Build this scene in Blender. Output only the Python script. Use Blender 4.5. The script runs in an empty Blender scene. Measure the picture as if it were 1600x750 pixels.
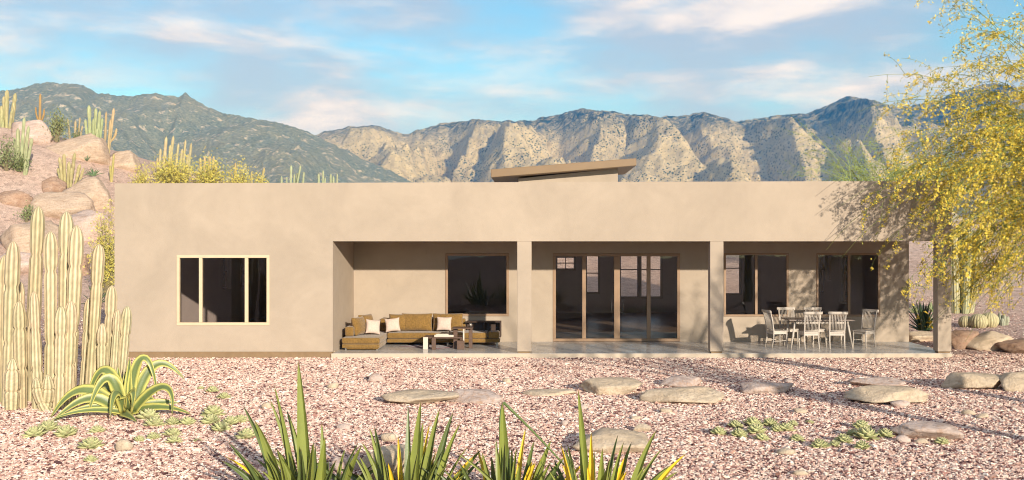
import bpy, bmesh, math, random
import numpy as np
from mathutils import Vector

random.seed(7)
RNG = np.random.default_rng(11)
S = bpy.context.scene
COL = S.collection
F_PX, CX, CY, CAM_H = 1500.0, 839.0, 375.0, 3.05      # pixels of the 1600-wide photograph
SUN = np.array([-0.52, 1.0, -0.293])                    # the way the light travels

def lin(r, g, b):
    f = lambda c: c / 12.92 if c <= 0.04045 else ((c + 0.055) / 1.055) ** 2.4
    return (f(r / 255), f(g / 255), f(b / 255))

# ------------------------------------------------------------------ noise
def _hash(ix, iy, iz, seed):
    h = (ix * 374761393 + iy * 668265263 + iz * 2147483647 + seed * 974711) & 0xFFFFFFFF
    h = ((h ^ (h >> 13)) * 1274126177) & 0xFFFFFFFF
    return ((h ^ (h >> 16)) & 0xFFFF) / 65535.0

def vnoise(x, y, z=0.0, seed=0):
    x, y, z = np.broadcast_arrays(np.asarray(x, float), np.asarray(y, float), np.asarray(z, float))
    ix, iy, iz = (np.floor(a).astype(np.int64) for a in (x, y, z))
    fx, fy, fz = x - ix, y - iy, z - iz
    fx, fy, fz = (f * f * f * (f * (f * 6 - 15) + 10) for f in (fx, fy, fz))
    r = 0
    for dx in (0, 1):
        for dy in (0, 1):
            for dz in (0, 1):
                w = (fx if dx else 1 - fx) * (fy if dy else 1 - fy) * (fz if dz else 1 - fz)
                r = r + w * _hash(ix + dx, iy + dy, iz + dz, seed)
    return r

def fbm(x, y, z=0.0, seed=0, oct=4, gain=0.5):
    r, a, t = 0, 1.0, 0
    for k in range(oct):
        f = 2.0 ** k
        r = r + a * vnoise(np.asarray(x) * f + 17.3 * k, np.asarray(y) * f - 9.1 * k, np.asarray(z) * f + 3.7 * k, seed + k)
        t += a; a *= gain
    return r / t

def smooth(t):
    t = np.clip(t, 0, 1)
    return t * t * (3 - 2 * t)

# ------------------------------------------------------------------ ground
_hx = np.array([(p - CX) * 68 / F_PX for p in (-900, -500, -200, 0, 60, 100, 150, 180, 230, 300, 410, 520, 640, 760, 900)])
_hz = np.array([max(0, 3.05 + (375 - y) * 68 / F_PX) for y in (175, 165, 180, 199, 208, 219, 240, 255, 271, 281, 288, 298, 330, 375, 442)])

def ground_h(x, y):
    x, y = np.asarray(x, float), np.asarray(y, float)
    zc = np.interp(x, _hx, _hz)
    t = np.clip((y - 44 + 3 * (fbm(x * .12, y * .05, 0, 3) - .5)) / 24, 0, 1)
    s = .45 * smooth(t) + .55 * t
    s = s * (1 - .75 * smooth((y - 70) / 140))
    h = zc * s
    r = 4.6 * smooth((y - 37) / 44) * smooth((x + 13) / 12) * (1 - smooth((y - 95) / 250))  # rise carried on unseen behind the house, shaped to catch sun for back windows
    h = h + r
    rough = smooth((y - 40) / 15)
    h = h + (fbm(x * .35, y * .35, 0, 5) - .5) * (.05 + .45 * rough * np.clip(h / 3, 0, 1))
    inside = (x > -11.6) & (x < 11.4) & (y > 24.4) & (y < 39.6)
    h = np.where(inside, np.minimum(h, -.02), h)
    return h

def P(px, py, Y):
    return np.array([(px - CX) * Y / F_PX, Y, CAM_H + (CY - py) * Y / F_PX])

def G(px, py, y0=8.0, y1=110.0):
    Y = np.arange(y0, y1, .02)
    X = (px - CX) * Y / F_PX
    Z = CAM_H + (CY - py) * Y / F_PX
    hit = np.nonzero(Z <= ground_h(X, Y))[0]
    k = hit[0] if len(hit) else len(Y) - 1
    return np.array([X[k], Y[k], float(ground_h(X[k], Y[k]))])

# ------------------------------------------------------------------ materials
class N:
    def __init__(self, mat):
        mat.use_nodes = True
        self.t = mat.node_tree; self.t.nodes.clear()
        self.out = self.t.nodes.new('ShaderNodeOutputMaterial')
    def n(self, typ, **kw):
        nd = self.t.nodes.new(typ)
        for k, v in kw.items():
            if k.startswith('i_'):
                nd.inputs[k[2:].replace('_', ' ')].default_value = v
            else:
                setattr(nd, k, v)
        return nd
    def l(self, a, b): self.t.links.new(a, b)
    def mix(self, fac, a, b, mode='MIX'):
        m = self.n('ShaderNodeMix', data_type='RGBA', blend_type=mode)
        for s, v in ((m.inputs[0], fac), (m.inputs[6], a), (m.inputs[7], b)):
            if hasattr(v, 'links'): self.l(v, s)
            elif isinstance(v, (int, float)): s.default_value = v
            else: s.default_value = (*v[:3], 1)
        return m.outputs[2]
    def ramp(self, fac, stops, interp='LINEAR'):
        r = self.n('ShaderNodeValToRGB'); r.color_ramp.interpolation = interp
        e = r.color_ramp.elements
        while len(e) < len(stops): e.new(.5)
        for k, (p, c) in enumerate(stops):
            e[k].position = p
            e[k].color = (c, c, c, 1) if isinstance(c, (int, float)) else (*c[:3], 1)
        self.l(fac, r.inputs[0]); return r.outputs[0]
    def noise(self, vec, scale, detail=4, rough=.55, dist=0):
        nz = self.n('ShaderNodeTexNoise'); nz.inputs['Scale'].default_value = scale
        nz.inputs['Detail'].default_value = detail; nz.inputs['Roughness'].default_value = rough
        nz.inputs['Distortion'].default_value = dist
        if vec: self.l(vec, nz.inputs['Vector'])
        return nz.outputs[0]
    def coord(self, scale=None, which='Object'):
        c = self.n('ShaderNodeTexCoord').outputs[which]
        if scale:
            m = self.n('ShaderNodeMapping'); m.inputs['Scale'].default_value = scale
            self.l(c, m.inputs['Vector']); return m.outputs[0]
        return c
    def bsdf(self, col, rough=.8, spec=.3, bump=None, bdist=.01, bstr=.6, **kw):
        b = self.n('ShaderNodeBsdfPrincipled')
        if hasattr(col, 'links'): self.l(col, b.inputs['Base Color'])
        else: b.inputs['Base Color'].default_value = (*col[:3], 1)
        if hasattr(rough, 'links'): self.l(rough, b.inputs['Roughness'])
        else: b.inputs['Roughness'].default_value = rough
        b.inputs['Specular IOR Level'].default_value = spec
        for k, v in kw.items(): b.inputs[k.replace('_', ' ')].default_value = v
        if bump is not None:
            bp = self.n('ShaderNodeBump'); bp.inputs['Strength'].default_value = bstr
            bp.inputs['Distance'].default_value = bdist
            self.l(bump, bp.inputs['Height']); self.l(bp.outputs[0], b.inputs['Normal'])
        self.l(b.outputs[0], self.out.inputs[0]); return b

def M(name, col, rough=.8, var=.15, scale=3, bscale=60, bdist=.006, spec=.3, attr=None, stretch=None, bstr=.6, **kw):
    m = bpy.data.materials.new(name); g = N(m)
    co = g.coord(stretch)
    base = tuple(col)
    if attr:
        a = g.n('ShaderNodeAttribute', attribute_name=attr)
        src = g.mix(1.0, a.outputs['Color'], base, 'MULTIPLY') if tuple(base) != (1, 1, 1) else a.outputs['Color']
    else:
        src = base
    nz = g.noise(co, scale, 5)
    f = g.ramp(nz, [(.25, 1 - var), (.75, 1 + var)])
    c = g.mix(1.0, src, f, 'MULTIPLY')
    g.bsdf(c, rough, spec, g.noise(co, bscale, 4) if bdist else None, bdist, bstr, **kw)
    return m

# ------------------------------------------------------------------ objects
def tag(o, label=None, cat=None, group=None, kind=None):
    if label: o['label'] = label
    if cat: o['category'] = cat
    if group: o['group'] = group
    if kind: o['kind'] = kind
    return o

def thing(name, loc, label, cat, group=None):
    o = bpy.data.objects.new(name, None); o.empty_display_size = .2
    o.location = [float(v) for v in loc]; COL.objects.link(o)
    return tag(o, label, cat, group)

def mesh(name, V, F, mat, parent=None, attr=None, smooth_=True, loc=None, uniform=False):
    """V in world space; moved into the parent's (or loc's) local space."""
    V = np.asarray(V, float)
    off = np.array(loc, float) if loc is not None else (np.array(parent_origin(parent)) if parent else np.zeros(3))
    V = V - off
    me = bpy.data.meshes.new(name)
    if uniform:
        Fa = np.asarray(F, np.int32); k = Fa.shape[1]
        me.vertices.add(len(V)); me.vertices.foreach_set('co', V.astype(np.float32).ravel())
        me.loops.add(Fa.size); me.loops.foreach_set('vertex_index', Fa.ravel())
        me.polygons.add(len(Fa)); me.polygons.foreach_set('loop_start', np.arange(0, Fa.size, k, dtype=np.int32))
        me.update(calc_edges=True)
    else:
        me.from_pydata(V.tolist(), [], [list(map(int, f)) for f in F]); me.update()
    if attr is not None:
        a = np.asarray(attr, np.float32)
        if a.shape[1] == 3: a = np.hstack([a, np.ones((len(a), 1), np.float32)])
        ca = me.attributes.new('tone', 'FLOAT_COLOR', 'POINT'); ca.data.foreach_set('color', a.ravel())
    me.polygons.foreach_set('use_smooth', np.full(len(me.polygons), bool(smooth_)))
    me.materials.append(mat)
    o = bpy.data.objects.new(name, me); COL.objects.link(o)
    if parent: o.parent = parent
    elif loc is not None: o.location = [float(v) for v in loc]
    return o

def parent_origin(p):
    v = np.zeros(3)
    while p is not None:
        v = v + np.array(p.location); p = p.parent
    return v

def bevel(o, w=.01, seg=2):
    m = o.modifiers.new('bevel', 'BEVEL'); m.width = w; m.segments = seg; m.limit_method = 'ANGLE'
    return o

def sub(o, lv=1):
    m = o.modifiers.new('sub', 'SUBSURF'); m.levels = lv; m.render_levels = lv
    return o

class MB:
    def __init__(s): s.V, s.F, s.A = [], [], []
    def add(s, V, F, a=None):
        k = len(s.V); s.V.extend(np.asarray(V, float).tolist()); s.F.extend([[i + k for i in f] for f in F])
        if a is not None: s.A.extend(np.broadcast_to(np.asarray(a, float), (len(V), 3)).tolist())
    def box(s, x0, x1, y0, y1, z0, z1, a=None):
        V = [(x0, y0, z0), (x1, y0, z0), (x1, y1, z0), (x0, y1, z0), (x0, y0, z1), (x1, y0, z1), (x1, y1, z1), (x0, y1, z1)]
        s.hexa(V, a)
    def hexa(s, V, a=None):
        s.add(V, [(3, 2, 1, 0), (4, 5, 6, 7), (0, 1, 5, 4), (1, 2, 6, 5), (2, 3, 7, 6), (3, 0, 4, 7)], a)
    def tube(s, pts, rad, n=6, a=None):
        V, F = tube(pts, rad, n); s.add(V, F, a)
    def bar(s, p, q, w, d=None, up=(0, 0, 1)):
        p, q = np.array(p, float), np.array(q, float); d = d or w
        t = (q - p) / np.linalg.norm(q - p); u = np.cross(t, up)
        if np.linalg.norm(u) < 1e-3: u = np.cross(t, (0, 1, 0))
        u /= np.linalg.norm(u); v = np.cross(u, t)
        c = [(-.5, -.5), (.5, -.5), (.5, .5), (-.5, .5)]
        V = [p + u * a * w + v * b * d for a, b in c] + [q + u * a * w + v * b * d for a, b in c]
        s.hexa(V)
    def obj(s, name, mat, parent=None, sm=False, loc=None):
        return mesh(name, s.V, s.F, mat, parent, s.A if s.A else None, sm, loc)

def frames(pts):
    pts = np.asarray(pts, float)
    T = np.gradient(pts, axis=0); T /= np.linalg.norm(T, axis=1)[:, None] + 1e-9
    up = np.array([0.13, 0.21, 1.0]) if abs(T[0][2]) < .9 else np.array([1.0, .1, 0])
    U = []; u = up - T[0] * up.dot(T[0])
    for t in T:
        u = u - t * u.dot(t); u = u / (np.linalg.norm(u) + 1e-9); U.append(u)
    U = np.array(U); W = np.cross(T, U)
    return pts, T, U, W

def tube(pts, rad, n=6, cap=True):
    pts, T, U, W = frames(pts)
    rad = np.broadcast_to(np.asarray(rad, float), (len(pts),))
    a = np.arange(n) * 2 * math.pi / n
    V = (pts[:, None] + rad[:, None, None] * (np.cos(a)[None, :, None] * U[:, None] + np.sin(a)[None, :, None] * W[:, None])).reshape(-1, 3)
    F = [(i * n + j, i * n + (j + 1) % n, (i + 1) * n + (j + 1) % n, (i + 1) * n + j) for i in range(len(pts) - 1) for j in range(n)]
    if cap: F += [tuple(range(n))[::-1], tuple((len(pts) - 1) * n + j for j in range(n))]
    return V, F

def bez(p0, p1, p2, n=12, p3=None):
    t = np.linspace(0, 1, n)[:, None]; p0, p1, p2 = (np.asarray(p, float) for p in (p0, p1, p2))
    if p3 is None: return (1 - t) ** 2 * p0 + 2 * t * (1 - t) * p1 + t * t * p2
    p3 = np.asarray(p3, float)
    return (1 - t) ** 3 * p0 + 3 * t * (1 - t) ** 2 * p1 + 3 * t * t * (1 - t) * p2 + t ** 3 * p3

# ------------------------------------------------------------------ camera, world, sun
def setup():
    cam = bpy.data.cameras.new('camera'); co = bpy.data.objects.new('camera', cam); COL.objects.link(co)
    co.location = (0, 0, CAM_H); co.rotation_euler = (math.pi / 2, 0, 0)
    cam.sensor_width = 36; cam.lens = F_PX / 1600 * 36
    cam.shift_x = -(CX - 800) / 1600
    cam.clip_start = .1; cam.clip_end = 20000
    S.camera = co
    S.view_settings.view_transform = 'Standard'; S.view_settings.look = 'None'
    S.view_settings.gamma = 1; S.view_settings.use_curve_mapping = False
    S.view_settings.exposure = EXPOSURE
    S.cycles.use_denoising = True; S.cycles.pixel_filter_type = 'BLACKMAN_HARRIS'; S.cycles.filter_width = 1.05
    S.cycles.max_bounces = 8; S.cycles.transparent_max_bounces = 12
    S.cycles.volume_bounces = 0; S.cycles.sample_clamp_indirect = 6
    S.cycles.caustics_reflective = False; S.cycles.caustics_refractive = False
    to_sun = -SUN / np.linalg.norm(SUN)
    el = math.asin(to_sun[2]); rot = math.atan2(to_sun[0], to_sun[1])
    sl = bpy.data.lights.new('sun', 'SUN'); sl.energy = SUN_E; sl.angle = math.radians(.9); sl.color = SUN_C
    so = bpy.data.objects.new('sun', sl); COL.objects.link(so); so.location = (20, -20, 30)
    so.rotation_euler = Vector(SUN).to_track_quat('-Z', 'Y').to_euler()
    w = bpy.data.worlds.new('World'); S.world = w; w.use_nodes = True
    t = w.node_tree; t.nodes.clear(); L = t.links.new
    def nd(ty, **k):
        n = t.nodes.new(ty)
        for a, b in k.items(): setattr(n, a, b)
        return n
    sky = nd('ShaderNodeTexSky', sky_type='NISHITA', sun_disc=False)
    sky.sun_elevation = el; sky.sun_rotation = rot
    sky.air_density = 1.0; sky.dust_density = .4; sky.ozone_density = 2.5
    tint = nd('ShaderNodeMix', data_type='RGBA', blend_type='MULTIPLY'); tint.inputs[0].default_value = 1
    tint.inputs[7].default_value = SKY_TINT
    L(sky.outputs[0], tint.inputs[6])
    bg = nd('ShaderNodeBackground'); bg.inputs[1].default_value = SKY_E; L(tint.outputs[2], bg.inputs[0])
    tc = nd('ShaderNodeTexCoord')
    def clouds(scale, off, detail, rough, lo, hi, dist):
        mp = nd('ShaderNodeMapping'); mp.inputs['Scale'].default_value = scale; mp.inputs['Location'].default_value = off
        mp.inputs['Rotation'].default_value = (0, -.12, 0)
        L(tc.outputs['Generated'], mp.inputs['Vector'])
        n = nd('ShaderNodeTexNoise'); n.inputs['Scale'].default_value = 1; n.inputs['Detail'].default_value = detail
        n.inputs['Roughness'].default_value = rough; n.inputs['Distortion'].default_value = dist
        L(mp.outputs[0], n.inputs['Vector'])
        r = nd('ShaderNodeMapRange', interpolation_type='SMOOTHSTEP'); r.inputs[1].default_value = lo; r.inputs[2].default_value = hi
        L(n.outputs[0], r.inputs[0]); return r.outputs[0]
    veil = clouds((4.0, 4.0, 12), (3.1, 1.7, CLOUD_Z), 5, .50, .27, .60, .12)
    puff = clouds((6.5, 6.5, 25), (7.7, 2.2, 4.1), 7, .55, .42, .72, .2)
    cm = nd('ShaderNodeMix', data_type='RGBA'); cm.inputs[6].default_value = CLOUD_A; cm.inputs[7].default_value = CLOUD_B
    L(puff, cm.inputs[0])
    bg2 = nd('ShaderNodeBackground'); bg2.inputs[1].default_value = 1; L(cm.outputs[2], bg2.inputs[0])
    mx = nd('ShaderNodeMath', operation='MULTIPLY'); mx.inputs[1].default_value = .80; L(veil, mx.inputs[0])
    mm = nd('ShaderNodeMath', operation='MULTIPLY_ADD'); mm.inputs[1].default_value = .35; L(puff, mm.inputs[0]); L(mx.outputs[0], mm.inputs[2])
    ms = nd('ShaderNodeMixShader'); L(mm.outputs[0], ms.inputs[0]); L(bg.outputs[0], ms.inputs[1]); L(bg2.outputs[0], ms.inputs[2])
    o = nd('ShaderNodeOutputWorld'); L(ms.outputs[0], o.inputs[0])

EXPOSURE = 0.45
SUN_E, SUN_C = 4.4, (1.0, .915, .80)
SKY_E, SKY_TINT = .14, (.64, .95, 1.02, 1)
CLOUD_Z = .3
CLOUD_A, CLOUD_B = (.37, .41, .52, 1), (.74, .69, .69, 1)
setup()
# ================================================================== MATERIALS
STUCCO = None
def stucco(name, col):
    m = bpy.data.materials.new(name); g = N(m); co = g.coord()
    big = g.ramp(g.noise(co, .55, 5, .6, .8), [(.3, .90), (.7, 1.07)])
    mid = g.ramp(g.noise(co, 3.2, 5, .65), [(.3, .965), (.75, 1.03)])
    spk = g.ramp(g.noise(g.coord((1, 1, .35)), 9, 6, .75), [(.28, .90), (.40, 1.0)])
    c = g.mix(1, g.mix(1, g.mix(1, col, big, 'MULTIPLY'), mid, 'MULTIPLY'), spk, 'MULTIPLY')
    g.bsdf(c, .9, .15, g.noise(co, 55, 5, .7), .008, .7)
    return m

STUCCO = stucco('stucco', (.42, .338, .255))
PLINTH = M('shade_toned_concrete', lin(138, 114, 86), .9, .12, 6, 80, .006)  # darker than the wall; shade of the recess is put into this colour
CREAM_FRAME = M('cream_window_frame', lin(206, 184, 152), .45, .05, 5, 200, .001)
BRONZE_FRAME = M('bronze_window_frame', lin(152, 124, 98), .4, .1, 5, 200, .001)
ROOF_METAL = M('brown_roof_metal', lin(134, 110, 82), .5, .06, 2, 60, .002)
ROOF_DECK = M('roof_membrane', (.45, .42, .38), .9, .15, 2, 50, .01)
INTERIOR = M('interior_paint', (.52, .43, .39), .85, .05, 2, 80, .001)
INT_FLOOR = M('interior_floor', (.24, .17, .12), .35, .2, 2, 30, .001)
BLACK_GAP = M('black_shoe', (.03, .027, .025), .6, .1, 5, 50, 0)

def glass_mat():
    m = bpy.data.materials.new('window_glass'); g = N(m)
    tr = g.n('ShaderNodeBsdfTransparent'); tr.inputs[0].default_value = (.93, .92, .91, 1)
    gl = g.n('ShaderNodeBsdfGlossy'); gl.inputs['Roughness'].default_value = .012
    gl.inputs[0].default_value = (.95, .95, .95, 1)
    fr = g.n('ShaderNodeFresnel'); fr.inputs[0].default_value = 1.42
    bp = g.n('ShaderNodeBump'); bp.inputs['Strength'].default_value = .12; bp.inputs['Distance'].default_value = .02
    g.l(g.noise(g.coord(), 1.1, 2), bp.inputs['Height']); g.l(bp.outputs[0], gl.inputs['Normal'])
    ms = g.n('ShaderNodeMixShader'); g.l(fr.outputs[0], ms.inputs[0]); g.l(tr.outputs[0], ms.inputs[1]); g.l(gl.outputs[0], ms.inputs[2])
    g.l(ms.outputs[0], g.out.inputs[0]); return m
GLASS = glass_mat()

def slab_mat():
    m = bpy.data.materials.new('polished_concrete'); g = N(m); co = g.coord()
    c = g.mix(g.ramp(g.noise(co, .9, 6, .6, .5), [(.3, 0), (.7, 1)]), lin(170, 167, 163), lin(202, 195, 186))
    r = g.ramp(g.noise(co, 1.6, 5, .6), [(.3, .13), (.7, .4)])
    g.bsdf(c, r, .55, g.noise(co, 6, 5), .002, .5); return m
SLAB = slab_mat()
SLAB_EDGE = M('slab_edge_concrete', lin(192, 176, 154), .85, .08, 6, 90, .004)

def ground_mat():
    m = bpy.data.materials.new('gravel_ground'); g = N(m); co = g.coord()
    v = g.n('ShaderNodeTexVoronoi'); v.inputs['Scale'].default_value = 24; v.inputs['Randomness'].default_value = 1
    g.l(co, v.inputs['Vector'])
    sep = g.n('ShaderNodeSeparateColor'); g.l(v.outputs['Color'], sep.inputs[0])
    chip = g.ramp(sep.outputs[0], [(0, (.16, .09, .08)), (.15, (.33, .185, .15)), (.4, (.56, .36, .285)), (.7, (.69, .48, .38)), (1, (.80, .64, .52))])
    edge = g.ramp(v.outputs['Distance'], [(.42, 1), (.75, .5)])
    c = g.mix(1, chip, edge, 'MULTIPLY')
    v2 = g.n('ShaderNodeTexVoronoi'); v2.inputs['Scale'].default_value = 4.2; g.l(co, v2.inputs['Vector'])
    s2 = g.n('ShaderNodeSeparateColor'); g.l(v2.outputs['Color'], s2.inputs[0])
    far = g.mix(g.ramp(g.noise(co, .22, 6, .6), [(.35, 0), (.65, 1)]), (.60, .42, .315), (.70, .52, .40))
    far = g.mix(1, far, g.ramp(s2.outputs[0], [(0, .62), (.18, .82), (.5, 1.0), (.8, 1.12), (1, 1.22)]), 'MULTIPLY')
    cd = g.n('ShaderNodeSeparateXYZ'); g.l(co, cd.inputs[0])
    mr = g.n('ShaderNodeMapRange'); mr.inputs[1].default_value = 26; mr.inputs[2].default_value = 48; mr.inputs[3].default_value = 0; mr.inputs[4].default_value = .6
    g.l(cd.outputs[1], mr.inputs[0])
    c = g.mix(mr.outputs[0], c, far)
    g.bsdf(c, .95, .1, v.outputs["Distance"], .05, .8); return m
GROUND = ground_mat()

def chip_mat():
    m = bpy.data.materials.new('gravel_chips'); g = N(m)
    a = g.n('ShaderNodeAttribute', attribute_name='tone')
    f = g.ramp(g.noise(g.coord(), 30, 3), [(.3, .8), (.7, 1.15)])
    g.bsdf(g.mix(1, a.outputs['Color'], f, 'MULTIPLY'), .85, .2, g.noise(g.coord(), 90, 3), .006, .5); return m
CHIP = chip_mat()

def rock_mat(name, a, b, c3, seed):
    m = bpy.data.materials.new(name); g = N(m); co = g.coord()
    mp = g.n('ShaderNodeMapping'); mp.inputs['Location'].default_value = (seed * 3.1, seed, 0); mp.inputs['Rotation'].default_value = (.3, .2, 0)
    g.l(co, mp.inputs[0]); v = mp.outputs[0]
    n1 = g.noise(v, 1.5, 7, .65, 1.2); n2 = g.noise(v, 11, 10, .75)
    c = g.mix(g.ramp(n1, [(.35, 0), (.62, 1)]), a, b)
    c = g.mix(g.ramp(n2, [(.48, 0), (.66, .8)]), c, c3)
    st = g.n('ShaderNodeMapping'); st.inputs['Scale'].default_value = (.7, .7, 6); g.l(v, st.inputs[0])
    c = g.mix(1, c, g.ramp(g.noise(st.outputs[0], 1.6, 5, .6, .6), [(.35, .8), (.6, 1.06)]), 'MULTIPLY')
    h = g.n('ShaderNodeMath', operation='MULTIPLY_ADD'); h.inputs[1].default_value = .6
    g.l(n2, h.inputs[0]); g.l(n1, h.inputs[2])
    g.bsdf(c, .9, .2, h.outputs[0], .11, .8); return m
ROCK_TAN = rock_mat('tan_sandstone', (.58, .45, .305), (.67, .54, .39), (.44, .33, .23), 1)
ROCK_HILL = rock_mat('hill_sandstone', (.48, .35, .25), (.57, .435, .32), (.38, .245, .155), 4)
ROCK_PINK = rock_mat('pink_sandstone', (.52, .385, .31), (.61, .485, .41), (.46, .27, .165), 2)
ROCK_RED = rock_mat('rust_sandstone', (.36, .22, .14), (.44, .30, .21), (.22, .12, .08), 3)

# ================================================================== SETTING
def axis(lo, d0, d1, hi, step, grow):
    a = list(np.arange(d0, d1 + 1e-6, step)); s = step
    while a[-1] < hi: s *= grow; a.append(min(hi, a[-1] + s))
    s = step
    while a[0] > lo: s *= grow; a.insert(0, max(lo, a[0] - s))
    return np.array(a)

def grid_faces(nx, ny):
    i = np.arange(nx * ny).reshape(ny, nx)
    return np.stack([i[:-1, :-1], i[:-1, 1:], i[1:, 1:], i[1:, :-1]], -1).reshape(-1, 4)

def build_ground():
    xs = axis(-2900, -42, 32, 2900, .4, 1.12); ys = axis(-120, 4, 90, 3300, .4, 1.1)
    X, Y = np.meshgrid(xs, ys); Z = ground_h(X, Y)
    o = mesh('ground', np.stack([X, Y, Z], -1).reshape(-1, 3), grid_faces(len(xs), len(ys)), GROUND, uniform=True)
    tag(o, kind='structure')

def build_chips():
    # loose flat stone chips lying on the yard, thicker towards the lens
    n = 480000
    Y = 10.8 + (25.6 - 10.8) * RNG.random(n * 2) ** 1.0
    X = (-860 + 1640 * RNG.random(n * 2)) / F_PX * Y
    w = RNG.random(n * 2) < (Y / 26)                      # even density per square metre
    X, Y = X[w], Y[w]
    k = RNG.random(28000); Y2 = 25 + 20 * k; X2 = np.where(RNG.random(28000) < .5, -11.2 - 12 * RNG.random(28000), 10.9 + 12 * RNG.random(28000))
    X = np.concatenate([X, X2]); Y = np.concatenate([Y, Y2])
    keep = ~((X > -11.1) & (X < 10.85) & (Y > 24.93))
    X, Y = X[keep], Y[keep]; n = len(X)
    Z = ground_h(X, Y)
    base = np.array([(-1, -.8, -.5), (.9, -1, -.5), (1, .8, -.5), (-.8, 1, -.5), (-.7, -.6, .5), (.7, -.7, .5), (.6, .7, .5), (-.7, .6, .5)])
    V = base[None] * (1 + .35 * (RNG.random((n, 8, 3)) - .5))
    s = np.exp(RNG.normal(math.log(.0117), .36, n)).clip(.007, .045)
    V = V * (s[:, None, None] * np.stack([1 + .8 * RNG.random(n), 1 + .3 * RNG.random(n), .45 + .5 * RNG.random(n)], -1)[:, None, :])
    a, b, c = RNG.random(n) * 6.28, RNG.normal(0, .38, n), RNG.normal(0, .38, n)
    x, y, z = V[..., 0], V[..., 1], V[..., 2]
    y, z = y * np.cos(b)[:, None] - z * np.sin(b)[:, None], y * np.sin(b)[:, None] + z * np.cos(b)[:, None]
    x, z = x * np.cos(c)[:, None] - z * np.sin(c)[:, None], x * np.sin(c)[:, None] + z * np.cos(c)[:, None]
    x, y = x * np.cos(a)[:, None] - y * np.sin(a)[:, None], x * np.sin(a)[:, None] + y * np.cos(a)[:, None]
    V = np.stack([x + X[:, None], y + Y[:, None], z + (Z + s * .32)[:, None]], -1).reshape(-1, 3)
    q = np.array([(3, 2, 1, 0), (4, 5, 6, 7), (0, 1, 5, 4), (1, 2, 6, 5), (2, 3, 7, 6), (3, 0, 4, 7)])
    F = (q[None] + (np.arange(n) * 8)[:, None, None]).reshape(-1, 4)
    t = RNG.random(n)
    pal = np.array([(.12, .055, .05), (.33, .175, .14), (.57, .355, .275), (.72, .495, .39), (.82, .63, .50), (.87, .75, .61)])
    idx = np.searchsorted([.13, .28, .47, .69, .88], t)
    colr = pal[idx] * (1 + .25 * (RNG.random((n, 1)) - .5))
    o = mesh('gravel', V, F, CHIP, attr=np.repeat(colr, 8, 0), smooth_=False, uniform=True)
    tag(o, 'pink and mauve stone chips covering the yard', 'gravel', kind='stuff')

def mountain_mat(name, rockc, shrubc, lo, hi, topc, z0, z1, sc, dens):
    m = bpy.data.materials.new(name); g = N(m); co = g.coord()
    v = g.n('ShaderNodeTexVoronoi'); v.inputs['Scale'].default_value = sc; g.l(co, v.inputs['Vector'])
    n1 = g.noise(co, .010, 7, .62, .4); n2 = g.noise(co, .045, 7, .72)
    cov = g.n('ShaderNodeMath', operation='MULTIPLY_ADD'); cov.inputs[1].default_value = 1.3; cov.inputs[2].default_value = dens
    g.l(n1, cov.inputs[0])
    th = g.n('ShaderNodeMath', operation='LESS_THAN'); g.l(v.outputs['Distance'], th.inputs[0])
    c2 = g.n('ShaderNodeMath', operation='MULTIPLY'); c2.inputs[1].default_value = .62; g.l(cov.outputs[0], c2.inputs[0]); g.l(c2.outputs[0], th.inputs[1])
    rock = g.mix(g.ramp(n2, [(.3, 0), (.7, 1)]), tuple(x * .72 for x in rockc), tuple(min(.8, x * 1.22) for x in rockc))
    c = g.mix(th.outputs[0], rock, shrubc)
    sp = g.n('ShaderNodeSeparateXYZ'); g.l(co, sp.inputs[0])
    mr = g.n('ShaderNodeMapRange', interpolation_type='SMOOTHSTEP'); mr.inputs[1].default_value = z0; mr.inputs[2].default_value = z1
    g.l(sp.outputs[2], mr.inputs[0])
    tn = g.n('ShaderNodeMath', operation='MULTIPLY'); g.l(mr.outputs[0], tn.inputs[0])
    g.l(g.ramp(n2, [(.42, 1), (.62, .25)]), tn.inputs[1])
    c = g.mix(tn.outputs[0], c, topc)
    h = g.n('ShaderNodeMath', operation='MULTIPLY_ADD'); h.inputs[1].default_value = .5; g.l(n2, h.inputs[0]); g.l(n1, h.inputs[2])
    g.bsdf(c, .95, .05, n2, 22, .9); return m

def ridge(u):
    return 1 - np.abs(2 * (u - np.floor(u)) - 1)

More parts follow.
